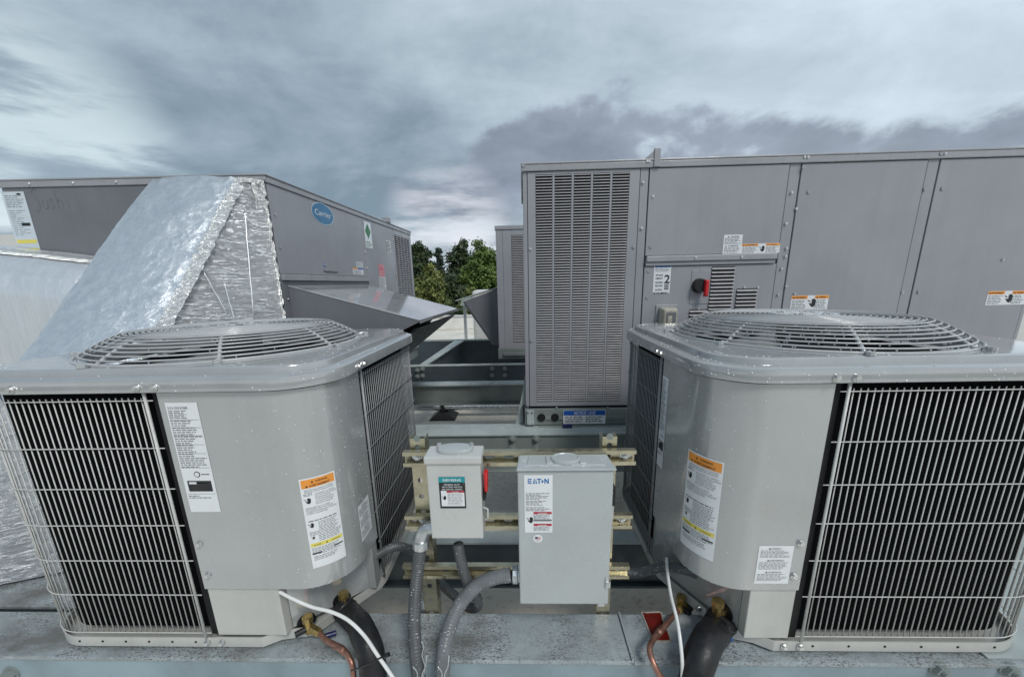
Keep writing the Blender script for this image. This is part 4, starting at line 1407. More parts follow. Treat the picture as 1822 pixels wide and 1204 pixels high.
part('side_jacket', m, 'foil_duct', wdg, smooth=True, uv=uv)


def tape(name, C, dirs, wid, seed, amp=.006):
    """ruffled strip along a curve: dirs = the two side directions of the fold"""
    m = MB(); uv = []
    n = 260
    d0, d1 = Vector(dirs[0]).normalized(), Vector(dirs[1]).normalized()
    out = -(d0 + d1).normalized()
    for i in range(n + 1):
        t = i / n
        p = curve(C, t)
        k = mnoise.noise(Vector((t * 38, seed, 0)))
        k2 = mnoise.noise(Vector((t * 13, seed + 5, 0)))
        w0 = wid * (1 + .35 * k2); w1 = wid * (1.1 + .45 * k)
        for j, q in enumerate((-1, -.5, 0, .5, 1)):
            lift = amp * (0.9 + 1.5 * k * (1.4 - abs(q)) + .9 * mnoise.noise(Vector((t * 75, q * 2, seed))))
            if q <= 0:
                s = p + d0 * (w0 * -q) + out * max(lift, .002)
            else:
                s = p + d1 * (w1 * q) + out * max(lift, .002)
            m.v.append(tuple(s)); uv.append((q * .3 + .5, t * 3))
    for i in range(n):
        for j in range(4):
            m.f.append((i * 5 + j, i * 5 + j + 1, (i + 1) * 5 + j + 1, (i + 1) * 5 + j))
    part(name, m, 'foil_tape', wdg, smooth=True, uv=uv, recalc=False)


tape('edge_tape', RC[:6], ((-1, 0, -.1), (.75, .62, 0)), .028, 3.0, .009)
tape('edge_tape', [(x - .012, y - .008, z) for x, y, z in BC[:6]], ((-.5, -.85, 0), (.9, .1, 0)), .026, 8.0, .005)
tape('edge_tape', [RC[0], tuple(Vector(RC[0]).lerp(Vector(BC[0]), .5)), BC[0]], ((0, -.6, -.8), (0, .3, -.9)), .03, 12.0, .006)
# seam ridges on the side
sr = MB()
for (x0, y0), (x1, y1) in (((432, 340), (452, 572)), ((398, 500), (418, 572)), ((360, 480), (405, 560))):
    pts = []
    for k in range(9):
        t = k / 8
        x, y = x0 + (x1 - x0) * t + 2 * mnoise.noise(Vector((k * 1.7, x0, 0))), y0 + (y1 - y0) * t
        d = ray(x, y)
        # plane of the side jacket through RC[1], RC[3], BC[1]
        a_, b_, c_ = Vector(RC[1]), Vector(RC[3]), Vector(BC[1])
        nn = (b_ - a_).cross(c_ - a_)
        p = Vector(d) * (nn.dot(a_) / nn.dot(Vector(d)))
        pts.append(p)
    sr.tube(pts, .0022, 6)
part('seam_ridge', sr, 'foil_side', wdg, smooth=True)

# second duct at the far left
dct = thing('foil_wrapped_duct', 'streaky silver foil wrapped box duct at the far left edge', 'insulated duct', (-2.4, 1.7, -1.2))
fx0, fx1 = -3.1, -1.80
m, uv = MB(), []


def duct_pt(a, b):
    x = fx0 + (fx1 - fx0) * a
    zf = PY(0, 486, 1.6)[2] + (x + 2.17) * -.13          # front top edge drops to the right
    zb_ = zf + .10
    dr = max(0.0, (a - .90) / .10) ** 2
    zf -= .05 * dr
    prof = [(1.88, zf + .10), (1.74, zf + .085), (1.67, zf + .045), (1.625 + .02 * dr, zf + .0), (1.60 + .03 * dr, zf - .06), (1.59 + .03 * dr, zf - .35), (1.58, -1.2)]
    k = b * (len(prof) - 1); i = min(int(k), len(prof) - 2); f = k - i
    y = prof[i][0] * (1 - f) + prof[i + 1][0] * f; z = prof[i][1] * (1 - f) + prof[i + 1][1] * f
    d = .006 * mnoise.fractal(Vector((x * 9, y * 3, z * 1.2)), .6, 2, 4)
    if a > .985:
        y += .01
    return (x, y + d, z + d * .4 * (b < .5))


NA, NB_ = 90, 60
m.grid(duct_pt, NA, NB_)
uv = [(i / NA * 2, j / NB_) for j in range(NB_ + 1) for i in range(NA + 1)]
part('jacket', m, 'foil_duct', dct, smooth=True, uv=uv, recalc=False)
m2 = MB().grid(lambda a, b: (fx1 + .001 * math.sin(b * 30), 1.60 + .28 * a, -1.2 + b * (1.2 + .07 + .07 * a)), 6, 20)
part('end_jacket', m2, 'foil_duct', dct, smooth=True, uv=[(i / 6, j / 20) for j in range(21) for i in range(7)])
tp_ = MB(); tuv = []
for i in range(81):
    a = .3 + .7 * i / 80
    for j in range(5):
        b = .10 + .13 * j / 4
        p = Vector(duct_pt(a, b))
        p += Vector((0, -.004, .004)) * (1 + .8 * mnoise.noise(Vector((i * .55, j, 3))))
        tp_.v.append(tuple(p)); tuv.append((a * 6, b * 3))
for i in range(80):
    for j in range(4):
        tp_.f.append((i * 5 + j, i * 5 + j + 1, (i + 1) * 5 + j + 1, (i + 1) * 5 + j))
part('edge_tape', tp_, 'foil_tape', dct, smooth=True, uv=tuv, recalc=False)

# ================================================================== CONDENSERS
UW, UD, UR = .875, .80, .125
UY, UZ = .805, -.925
HW = [-.237, -.352, -.456, -.555, -.655, -.757, -.876]


def guard_height(R):
    """fan guard profile: steep outer cone, nearly flat top"""
    return .8185 - .0045 * (R / .27) ** 2 - (.0500 * ((R - .268) / .097) ** 1.3 if R > .268 else 0.0)


class Unit:
    def __init__(self, label, x_in, sgn, uf, vs, ua, va, base_pts, seed):
        self.x_in, self.sgn, self.uf, self.vs, self.ua, self.va = x_in, sgn, uf, vs, ua, va
        self.rnd = random.Random(seed)
        self.t = thing('condenser_unit', label, 'condenser unit', (x_in + sgn * UW / 2, UY + UD / 2, UZ), 'outdoor condensers with round fan tops')
        self.base_pts = base_pts
        self.build()

    def P(self, u, v, w):
        return Vector((self.x_in + self.sgn * u, UY + v, UZ + w))

    def N(self, nu, nv, nw=0.0):
        return Vector((self.sgn * nu, nv, nw))

    # panel path: from the front seam, round the inner front corner, along the inner side
    def slen(self):
        return (self.uf - UR) + UR * PI / 2 + (self.vs - UR)

    def sp(self, s):
        a = self.uf - UR
        if s <= a:
            return self.uf - s, 0.0, 0.0, -1.0
        s -= a
        if s <= UR * PI / 2:
            th = s / UR
            return UR - UR * math.sin(th), UR - UR * math.cos(th), -math.sin(th), -math.cos(th)
        s -= UR * PI / 2
        return 0.0, UR + s, -1.0, 0.0

    def spt(self, s, w, off=0.0):
        u, v, nu, nv = self.sp(s)
        return self.P(u + nu * off, v + nv * off, w)

    def hit(self, x, y):
        d = Vector(ray(x, y))
        best = None
        n = 1200
        for i in range(n + 1):
            s = self.slen() * i / n
            p = self.spt(s, 0)
            cr = abs(d.x * p.y - d.y * p.x) / math.hypot(d.x, d.y)
            if best is None or cr < best[0]:
                t = math.hypot(p.x, p.y) / math.hypot(d.x, d.y)
                best = (cr, s, d.z * t - UZ)
        return best[1], best[2]

    def rr(self, inset, w, n=12):
        r = max(UR - inset, .02)
        x0, x1, y0, y1 = inset, UW - inset, inset, UD - inset
        out = []
        for cx, cy, a0 in ((x1 - r, y0 + r, -PI / 2), (x1 - r, y1 - r, 0), (x0 + r, y1 - r, PI / 2), (x0 + r, y0 + r, PI)):
            for k in range(n + 1):
                a = a0 + PI / 2 * k / n
                out.append((cx + r * math.cos(a), cy + r * math.sin(a)))
            # a few points along the straight that follows
        res = []
        m_ = len(out)
        for i, (a, b) in enumerate(out):
            res.append((a, b))
            c = out[(i + 1) % m_]
            L_ = math.hypot(c[0] - a, c[1] - b)
            if L_ > .1:
                for q in range(1, 10):
                    res.append((a + (c[0] - a) * q / 10, b + (c[1] - b) * q / 10))
        return [(a, b, w) for a, b in res]

    def build(self):
        t, P = self.t, self.P
        # ---- cap
        rings = [self.rr(i, w) for i, w in ((.004, .7095), (-.0110, .7095), (-.0122, .7107), (-.0128, .7362), (-.0118, .7384), (-.0095, .7394), (.0100, .7458), (.0112, .7456), (.0125, .7440), (.0140, .7440), (.0150, .7456), (.0165, .7545), (.0180, .7572), (.0205, .7582), (.036, .7585))]
        cu, cv = UW / 2 + (.022 if self.sgn < 0 else 0.0), UD / 2
        self.cu = cu

        def circ(R, w):
            res = []
            for a, b, _ in rings[0]:
                th = math.atan2(b - cv, a - cu)
                res.append((cu + R * math.cos(th), cv + R * math.sin(th), w))
            return res
        rings += [circ(.356, .7588), circ(.352, .7628), circ(.346, .7613), circ(.344, .7265)]
        m = MB().loft([[P(*p) for p in r] for r in rings])
        cap = part('top_cap', m, 'unit_cap', t, smooth=33)
        # ---- corner panel
        n = 60
        sl = self.slen()
        outer = [(self.spt(sl * i / n, .187), self.spt(sl * i / n, .7055)) for i in range(n + 1)]
        inner = [(self.spt(sl * i / n, .187, -.004), self.spt(sl * i / n, .7055, -.004)) for i in range(n + 1)]
        m = MB()
        vs = [q for pr in outer for q in pr] + [q for pr in inner for q in pr]
        k = 2 * (n + 1)
        fs = []
        for i in range(n):
            a = 2 * i
            fs += [(a, a + 2, a + 3, a + 1), (k + a, k + a + 1, k + a + 3, k + a + 2), (a, k + a, k + a + 2, a + 2), (a + 1, a + 3, k + a + 3, k + a + 1)]
        fs += [(0, 1, k + 1, k), (2 * n, k + 2 * n, k + 2 * n + 1, 2 * n + 1)]
        m.add(vs, fs)
        self.panel = part('service_panel', m, 'unit', t, smooth=40)
        # ---- posts under the panel and the valve plate
        w0, w1 = .036, .186
        part('lower_post', MB().hull8([P(self.uf, .006, w0), P(self.ua, .006, w0), P(self.ua - .004, .03, w0), P(self.uf, .03, w0)], [P(self.uf, .006, w1), P(self.ua, .006, w1), P(self.ua - .004, .03, w1), P(self.uf, .03, w1)]), 'unit_pale', t, bevel=.002)
        part('lower_post', MB().hull8([P(.006, self.vs, w0), P(.006, self.va + .02, w0), P(.03, self.va + .02, w0), P(.03, self.vs, w0)], [P(.006, self.vs, w1), P(.006, self.va + .02, w1), P(.03, self.va + .02, w1), P(.03, self.vs, w1)]), 'unit', t)
        self.pa, self.pb = P(self.ua - .004, .03, 0), P(.03, self.va + .02, 0)
        a, b = self.pa, self.pb
        ins = (P(.3, .3, 0) - (a + b) / 2).normalized() * .004
        dz = Vector((0, 0, 1))
        part('valve_plate', MB().hull8([a + dz * w0, b + dz * w0, b + ins + dz * w0, a + ins + dz * w0], [a + dz * w1, b + dz * w1, b + ins + dz * w1, a + ins + dz * w1]), 'unit', t)
        # ---- base pan
        bo = [(u, v) for u, v in self.base_pts]
        full = self.rr(0, 0)
        # outline without the inner front corner
        keep = [(u, v) for u, v, _ in full if not (u < bo[0][0] + .001 and v < bo[-1][1] + .001)]
        # rotate so that it starts after the inner front corner gap
        st = 0
        for i in range(len(keep)):
            if abs(keep[i][1]) < 1e-6 and keep[i][0] > bo[0][0] and (keep[i - 1][0] < .01):
                st = i
        keep = keep[st:] + keep[:st]
        ol = bo[::-1] + keep if math.hypot(keep[0][0] - bo[0][0], keep[0][1] - bo[0][1]) < .2 else bo + keep
        cen = (UW / 2, UD / 2)

        def shrink(k):
            res = []
            for u, v in ol:
                d = math.hypot(u - cen[0], v - cen[1])
                res.append((u + (cen[0] - u) * k / d, v + (cen[1] - v) * k / d))
            return res
        r0_ = [P(u, v, .004) for u, v in ol]
        r1_ = [P(u, v, .033) for u, v in ol]
        r2_ = [P(u, v, .033) for u, v in shrink(.003)]
        r3_ = [P(u, v, .008) for u, v in shrink(.003)]
        bp = part('base_pan', MB().loft([r0_, r1_, r2_, r3_], True, True), 'unit_pale', t, smooth=30)
        for k in range(6):
            u = self.uf + .06 + k * (UW - UR - self.uf - .06) / 5
            part('rivet_hole', MB().cyl(P(u, .0, .02), P(u, -.0012, .02), .003, 8), 'void', bp)
        for uu, vv in ((.3, .05), (UW - .15, .05), (UW - .15, UD - .1), (.1, UD - .1)):
            part('foot', MB().cyl(P(uu, vv, -.006), P(uu, vv, .0035), .03, 12), 'black', bp)
        # ---- coil wall behind the guards
        ins_ = .034
        pth = self.path(ins_, self.uf + .0, 'inner')
        m = MB()
        for i, (u, v, nu, nv) in enumerate(pth):
            m.v += [tuple(P(u, v, .036)), tuple(P(u, v, .705)), tuple(P(u - nu * .03, v - nv * .03, .705)), tuple(P(u - nu * .03, v - nv * .03, .036))]
        for i in range(len(pth) - 1):
            a = 4 * i
            m.f += [(a, a + 4, a + 5, a + 1), (a + 2, a + 6, a + 7, a + 3)]
        m.f += [(0, 1, 2, 3)]
        part('coil', m, 'coil', t)
        # seam edge flanges (dark gap beside the panel)
        part('seam_strip', MB().hull8([P(self.uf + .0005, .012, .034), P(self.uf + .022, .012, .034), P(self.uf + .022, .033, .034), P(self.uf + .0005, .033, .034)], [P(self.uf + .0005, .012, .704), P(self.uf + .022, .012, .704), P(self.uf + .022, .033, .704), P(self.uf + .0005, .033, .704)]), 'void', t)
        part('seam_strip', MB().hull8([P(.012, self.vs + .0005, .034), P(.012, self.vs + .012, .034), P(.033, self.vs + .012, .034), P(.033, self.vs + .0005, .034)], [P(.012, self.vs + .0005, .704), P(.012, self.vs + .012, .704), P(.033, self.vs + .012, .704), P(.033, self.vs + .0005, .704)]), 'void', t)
        # ---- wire guards
        g1 = part('coil_guard', self.rod(self.P(self.uf + .028, -.001, .034), self.P(self.uf + .028, -.001, .709), .0034), 'wire', t, smooth=True)
        self.guard(g1, self.path(.004, self.uf + .012, 'outer'), .030, 'wire')
        g2 = part('coil_guard', self.rod(self.P(-.001, self.vs + .014, .034), self.P(-.001, self.vs + .014, .709), .004), 'wire_dark', t, smooth=True)
        self.guard(g2, self.path(.004, self.vs + .004, 'side'), .024, 'wire_dark')
        # ---- fan
        c0 = P(cu, cv, 0)

        def at(R, th, w):
            return c0 + Vector((R * math.cos(th), R * math.sin(th), w))
        R0 = .365
        zb = guard_height(.365)

        def gz(R):
            return guard_height(R)
        fg = part('fan_guard', MB().tube([at(R0, 2 * PI * k / 72, gz(R0)) for k in range(72)], .0034, 8, closed=True), 'guard', t, smooth=True)
        rad = [.365 - .0129 * k for k in range(1, 8)] + [.261 - .0135 * k for k in range(13)]
        for R in rad:
            part('wire', MB().tube([at(R, 2 * PI * k / 72, gz(R)) for k in range(72)], (.0026 if R > .27 else .0022), 6, closed=True), 'guard', fg, smooth=True)
        for k in range(8):
            th = 2 * PI * (k + .5) / 8 + .12
            part('wire', MB().tube([at(R0 * q, th, gz(R0 * q) - .005) for q in (.25, .45, .6, .7, .76, .82, .88, .94, 1.0)], .0046, 8), 'guard', fg, smooth=True)
        pl_ = MB().tube([at(0, 0, gz(0) - .004), at(0, 0, gz(.0) + .002)], [.090, .088], 40)
        pp = part('motor_plate', pl_, 'guard', fg, smooth=30)
        for k in range(4):
            th = PI / 4 + k * PI / 2
            part('slot', MB().box(at(.06, th, 0).x - .012, at(.06, th, 0).x + .012, at(.06, th, 0).y - .004, at(.06, th, 0).y + .004, UZ + gz(0) + .0021, UZ + gz(0) + .003), 'void', pp)
        for k in range(8):
            th = 2 * PI * (k + .5) / 8 + .12
            a, b = at(R0 - .005, th, zb), at(R0 + .018, th, .7590)
            part('foot_tab', MB().tube([a, at(R0 + .010, th, .765), b], .0045, 6).cyl(b, b + Vector((0, 0, .008)), .009, 8), 'guard', fg, smooth=40)
        mt = part('fan_motor', MB().cyl(at(0, 0, .60), at(0, 0, .790), .062, 24), 'black', t, smooth=40)
        hb = part('fan_blades', MB().cyl(at(0, 0, .655), at(0, 0, .69), .05, 20), 'blade', t, smooth=40)
        for k in range(3):
            th0 = 2 * PI * k / 3 + (.45 if self.sgn < 0 else 1.5)
            m = MB()

            def bl(a, b):
                R = .045 + .285 * a
                span = .5 + .55 * a
                th = th0 + span * (b - .5) * 1.25
                return at(R, th, .700 + (.5 - b) * .075 * (1 - .25 * a))
            m.grid(bl, 10, 10)
            part('blade', m, 'blade', hb, smooth=True, recalc=False)
        # ---- cap screws
        for u, v, nu, nv in ((self.uf + .028, -.012, 0, -1), (self.uf - .012, -.012, 0, -1), (UW - .19, -.012, 0, -1)):
            shared('screw', SCREW_S if v else SCREW, P(u, v - .0005, .722), t)
        shared('screw', SCREW_S, P(-.0125, self.vs + .014, .722), t, (0, 0, PI / 2 if self.sgn < 0 else -PI / 2))
        shared('screw', SCREW_S, P(-.0125, self.vs - .02, .722), t, (0, 0, PI / 2 if self.sgn < 0 else -PI / 2))
        shared('screw', SCREW_S, P(self.uf + .028, -.001, .02), t)
        shared('screw', SCREW_S, P(self.uf - .012, -.001, .02), t)
        shared('screw', SCREW_S, P(self.uf - .018, -.0005, .23), t)
        shared('screw', SCREW_S, P(self.uf - .016, -.0005, .32), t)

    def rod(self, a, b, r):
        return MB().cyl(a, b, r, 8)

    def path(self, inset, start, mode):
        """points (u, v, normal) along the outline from the panel seam round the far corners"""
        r = UR - inset
        pts = []
        st = .004

        def line(a, b, n):
            L_ = math.hypot(b[0] - a[0], b[1] - a[1]); k = max(1, int(L_ / st))
            for i in range(k + 1):
                pts.append((a[0] + (b[0] - a[0]) * i / k, a[1] + (b[1] - a[1]) * i / k, n[0], n[1]))

        def arc(cx, cy, a0, a1):
            k = max(2, int(r * abs(a1 - a0) / st))
            for i in range(1, k):
                a = a0 + (a1 - a0) * i / k
                pts.append((cx + r * math.cos(a), cy + r * math.sin(a), math.cos(a), math.sin(a)))
        if mode in ('outer', 'inner'):
            line((start, inset), (UW - UR, inset), (0, -1))
            arc(UW - UR, UR, -PI / 2, 0)
            line((UW - inset, UR), (UW - inset, UD - UR), (1, 0))
            if mode == 'inner':
                arc(UW - UR, UD - UR, 0, PI / 2)
                line((UW - UR, UD - inset), (UR, UD - inset), (0, 1))
                arc(UR, UD - UR, PI / 2, PI)
                line((inset, UD - UR), (inset, self.vs), (-1, 0))
        else:
            line((inset, start), (inset, UD - UR), (-1, 0))
            arc(UR, UD - UR, PI, PI / 2)
            line((UR, UD - inset), (UR + .12, UD - inset), (0, 1))
        return pts

    def guard(self, g, pth, skip, mat):
        # cumulative length
        cum = [0.0]
        for a, b in zip(pth, pth[1:]):
            cum.append(cum[-1] + math.hypot(b[0] - a[0], b[1] - a[1]))
        step = .0149
        me = mesh_of('wire', MB().cyl((0, 0, -.3255), (0, 0, .3255), .0014, 6), mat, True)
        s = skip
        i = 0
        while s < cum[-1]:
            while cum[i + 1] < s:
                i += 1
            f = (s - cum[i]) / max(1e-9, cum[i + 1] - cum[i])
            u = pth[i][0] * (1 - f) + pth[i + 1][0] * f
            v = pth[i][1] * (1 - f) + pth[i + 1][1] * f
            shared('wire', me, self.P(u, v, .3685), g, (0, 0, 0))
            s += step
        for z in HW:
            line = []
            for u, v, nu, nv in pth[::3] + [pth[-1]]:
                line.append(self.P(u + nu * .0038, v + nv * .0038, z - UZ))
            m = MB().tube(line, .0013, 6)
            part('wire', m, mat, g, smooth=True)

    def label(self, name, TL, TR, BL, nx=16, **kw):
        s0, w1 = self.hit(*TL)
        s1, _ = self.hit(*TR)
        _, w0 = self.hit(*BL)
        d = 1 if s1 > s0 else -1
        w = abs(s1 - s0); h = w1 - w0
        return Label(name, self.panel, lambda x, y, off: self.spt(s0 + d * x, w0 + y, off), w, h, nx=nx, **kw), w, h

    def warning(self, TL, TR, BL, seed):
        L, w, h = self.label('warning_label', TL, TR, BL)
        L.rect(w * .04, h * .895, w * .96, h * .985, 'orange')
        tri(L, w * .30, h * .945, h * .026); L.text('WARNING', w * .42, h * .945, h * .030, 'ink', 'L', .01, width=w * .34)
        tri(L, w * .14, h * .905, h * .026); L.text('AVERTISSEMENT', w * .25, h * .905, h * .030, 'ink', 'L', .01, width=w * .58)
        for i, tx in enumerate(("ELECTRICAL SHOCK HAZARD", "RISQUE D'ELECTROCUTION")):
            L.text(tx, w * .5, h * (.868 - .021 * i), h * .016, 'ink', 'C', 0, width=w * .80)
        L.lines(w * .06, h * .81, w * .30, h * .84, 2, 'ink_grey', seed=seed, word=.011)
        icon(L, w * .08, h * .725, h * .065)
        for i, tx in enumerate(("DISCONNECT ALL REMOTE", "ELECTRIC POWER SUPPLIES", "BEFORE SERVICING", "ATTENTION RISQUE DE", "DECHARGE ELECTRIQUE", "POUVANT CAUSER DES")):
            L.text(tx, w * .36, h * (.815 - .0215 * i), h * .0155, 'ink', 'L', 0, width=w * .027 * len(tx))
        for i, tx in enumerate(("BLESSURES OU LA MORT", "DECONNECTER TOUTES LES", "ALIMENTATIONS ELECTRIQUES", "AVANT L'ENTRETIEN")):
            L.text(tx, w * .07, h * (.675 - .021 * i), h * .0155, 'ink', 'L', 0, width=w * .034 * len(tx))
        L.lines(w * .08, h * .525, w * .9, h * .545, 1, 'ink', seed=seed + 3, word=.009)
        icon(L, w * .08, h * .46, h * .055)
        L.lines(w * .34, h * .42, w * .95, h * .52, 6, 'ink_grey', seed=seed + 4, word=.007, fill=.35)
        L.lines(w * .06, h * .37, w * .95, h * .42, 3, 'ink_grey', seed=seed + 5, word=.007, fill=.35)
        icon(L, w * .10, h * .33, h * .035)
        L.lines(w * .30, h * .295, w * .95, h * .37, 4, 'ink_grey', seed=seed + 6, word=.007, fill=.35)
        L.rect(w * .04, h * .245, w * .96, h * .285, 'yellow')
        L.text('CAUTION', w * .12, h * .255, h * .022, 'ink', 'L', 0, width=w * .22); tri(L, w * .46, h * .255, h * .022); L.text('ATTENTION', w * .62, h * .255, h * .022, 'ink', 'L', 0, width=w * .26)
        L.lines(w * .06, h * .15, w * .95, h * .235, 5, 'ink_grey', seed=seed + 7, word=.008, fill=.35)
        L.rect(w * .05, h * .165, w * .32, h * .178, 'ink', level=2); L.rect(w * .68, h * .185, w * .95, h * .198, 'ink', level=2)
        L.lines(w * .08, h * .085, w * .85, h * .14, 3, 'ink_grey', seed=seed + 8, word=.008, fill=.35)
        L.done()

    def small_label(self, TL, TR, BL, seed, lab=None):
        L, w, h = self.label('caution_label', TL, TR, BL, nx=4)
        for i, s in enumerate(('WARNING', 'AVERTISSEMENT', 'ADVERTENCIA')):
            y = h * (.91 - .31 * i)
            tri(L, w * .28, y, h * .05); L.text(s, w * .36, y, h * .055, 'ink', 'L', .0, width=w * (.26, .42, .38)[i])
            L.lines(w * .06, y - h * .22, w * .95, y - h * .02, 6, 'ink_grey', seed=seed + i, word=.009, fill=.35)
        L.done()

    def rating(self, TL, TR, BL, seed):
        L, w, h = self.label('rating_plate', TL, TR, BL, nx=4, mat='label')
        L.text('5221E03588', w * .06, h * .945, h * .028, 'ink_grey', 'L', .0, width=w * .62)
        L.lines(w * .05, h * .86, w * .62, h * .935, 5, 'ink_grey', seed=seed, word=.012)
        L.lines(w * .05, h * .42, w * .95, h * .85, 22, 'ink_grey', seed=seed + 1, word=.010, ragged=.5, fill=.4)
        for k in (.85, .78, .71, .63, .55, .42):
            L.rect(w * .04, h * k, w * .96, h * k + .0007, 'ink_grey')
        th = [2 * PI * k / 24 for k in range(24)]
        L.disc(w * .5, h * .36, w * .10, w * .10, 'ink', 1, 24); L.disc(w * .5, h * .36, w * .075, w * .075, 'label', 2, 24)
        L.lines(w * .64, h * .35, w * .9, h * .37, 1, 'ink', seed=seed + 2, word=.006)
        L.rect(w * .12, h * .20, w * .90, h * .30, 'ink')
        L.rect(w * .18, h * .27, w * .42, h * .29, 'label', level=2); L.lines(w * .46, h * .272, w * .85, h * .288, 1, 'label', seed=seed + 4)
        L.rect(w * .04, h * .175, w * .96, h * .175 + .0007, 'ink_grey')
        L.lines(w * .06, h * .13, w * .9, h * .165, 2, 'ink_grey', seed=seed + 3, word=.009, ragged=.6)
        L.done()

    def drops(self, n_panel, n_cap, n_guard, s_lo, s_hi):
        rnd = self.rnd
        m = MB()
        sl = self.slen()
        for _ in range(n_panel):
            s = sl * (s_lo + (s_hi - s_lo) * rnd.random() ** .8)
            w = .19 + .51 * rnd.random()
            u, v, nu, nv = self.sp(s)
            r = rnd.choice((.0007, .0008, .001, .0012, .0016)) * rnd.uniform(.7, 1.2)
            m.dome(self.P(u, v, w), self.N(nu, nv, -.25), r, r * .7)
        for _ in range(30):      # drips on the panel's lower edge
            s = sl * rnd.random()
            u, v, nu, nv = self.sp(s)
            m.dome(self.P(u - nu * .002, v - nv * .002, .1872), (0, 0, -1), .0022, .003)
        ring = self.rr(-.0122, 0)
        for _ in range(n_cap):
            k = rnd.randrange(len(ring)); a, b = ring[k], ring[(k + 1) % len(ring)]
            f = rnd.random()
            u, v = a[0] + (b[0] - a[0]) * f, a[1] + (b[1] - a[1]) * f
            L_ = math.hypot(b[0] - a[0], b[1] - a[1]); nu, nv = (b[1] - a[1]) / L_, -(b[0] - a[0]) / L_
            r = rnd.uniform(.0012, .0026)
            m.dome(self.P(u, v, .712 + .022 * rnd.random()), self.N(nu, nv, -.2), r, r * .7)
        for _ in range(n_cap * 2):
            ii = rnd.uniform(-.006, .05)
            rg = self.rr(ii, 0)
            u, v, _w = rg[rnd.randrange(len(rg))]
            w = .7395 + .0068 * (ii + .0095) / .0207 if ii < .011 else .7584
            if .011 < ii < .022:
                continue
            r = rnd.uniform(.001, .0025)
            m.dome(self.P(u, v, w), (0, 0, 1), r, r * .6)
        c0 = self.P(self.cu, UD / 2, 0)
        for _ in range(n_guard):
            R = .365 - .0129 * rnd.randrange(0, 8)
            th = rnd.uniform(0, 2 * PI)
            z = guard_height(R) - .0027
            m.dome(c0 + Vector((R * math.cos(th), R * math.sin(th), z + .0004)), (0, 0, -1), .0022 * rnd.uniform(.7, 1.1), .0042)
        for _ in range(n_guard // 2):
            R = .085 * math.sqrt(rnd.random()); th = rnd.uniform(0, 2 * PI)
            m.dome(c0 + Vector((R * math.cos(th), R * math.sin(th), .8207)), (0, 0, 1), rnd.uniform(.001, .0022), .0012)
        part('water_drops', m, 'water', self.t, smooth=True, kind='stuff', recalc=False)


UL = Unit('grey condenser with wire guard at the left, black seam beside a tall rating plate', -.452, -1, .37, .205, .185, .15,
          [(.25, 0), (.212, .022), (.13, .036), (.006, .205), (0, .235)], 1)
UL.rating((293, 716), (350, 716), (340, 910), 100)
UL.warning((531, 853), (594, 834), (568, 1008), 200)
UL.small_label((636, 902), (655, 884), (645, 963), 300)
UL.drops(260, 50, 40, .3, 1.0)
UR_ = Unit('grey condenser with wire guard at the right, fan guard beaded with raindrops', .413, 1, .247, .318, .137, .20,
           [(.21, 0), (.172, .022), (.115, .036), (.006, .25), (0, .28)], 2)
UR_.rating((1180, 667), (1191, 672), (1170, 825), 400)
UR_.warning((1226, 797), (1291, 811), (1212, 962), 500)
UR_.small_label((1351, 970), (1413, 970), (1340, 1037), 600)
UR_.drops(300, 150, 620, .1, 1.0)


# service valves belong to their condenser
def plate_hit(un, x, y):
    d = Vector(ray(x, y)); a, b = un.pa, un.pb
    nn = Vector((b.y - a.y, -(b.x - a.x), 0))
    return d * (nn.dot(a) / nn.dot(d)), (nn.normalized() if nn.normalized().dot(-d) > 0 else -nn.normalized())


def valve(un, x, y, s=1.0, end=None, tall=0.0):
    p, n = plate_hit(un, x, y)
    g = part('grommet', MB().cyl(p, p + n * .004, .024 * s, 20), 'black', un.t, smooth=40)
    v = MB()
    q = p + n * .028
    v.cyl(p + n * .003, q + n * .004, .010 * s, 12)
    v.cyl(q + Vector((0, 0, -.014)), q + Vector((0, 0, .020 + tall)), .011 * s, 12)
    o = part('service_valve', v, 'brass', un.t, smooth=40)
    part('valve_cap', MB().cyl(q + Vector((0, 0, .0205 + tall)), q + Vector((0, 0, .036 + tall)), .0135 * s, 8), 'brass', o)
    if end:
        e = Vector(end)
        d = (e - q).normalized()
        part('flare_nut', MB().tube([q + d * .008, q + d * .03, q + d * .036], [.0125 * s, .0125 * s, .009 * s], 6), 'brass', o)
    sd = n.cross(Vector((0, 0, 1)))
    part('port_cap', MB().cyl(q, q + sd * .034 * (-un.sgn), .008 * s, 10), 'black', o, smooth=40)
    return q


qL1 = valve(UL, 545, 1104, 1.0, PY(566, 1124, .83))
qL2 = valve(UL, 608, 1066, 1.05, tall=.006)
qR1 = valve(UR_, 1222, 1072, 1.0, PY(1204, 1092, .9))
qR2 = valve(UR_, 1287, 1086, 1.15, tall=.010)
# the base pan's stiffening straps below the valves
for un, pts in ((UL, ((505, 1138), (560, 1130), (612, 1103), (652, 1072))), (UR_, ((1205, 1090), (1245, 1108), (1262, 1118), (1300, 1134)))):
    for x, y in pts[1:3]:
        p, n = plate_hit(un, x, y)
        shared('screw', SCREW_S, (p.x + n.x * .012, p.y + n.y * .012, un.P(0, 0, .022).z), un.t)

# ================================================================== SWITCH RACK
rk = thing('switch_rack', 'gold zinc strut rack between the condensers, holding both switch boxes', 'strut rack', (0, .97, ZROOF))


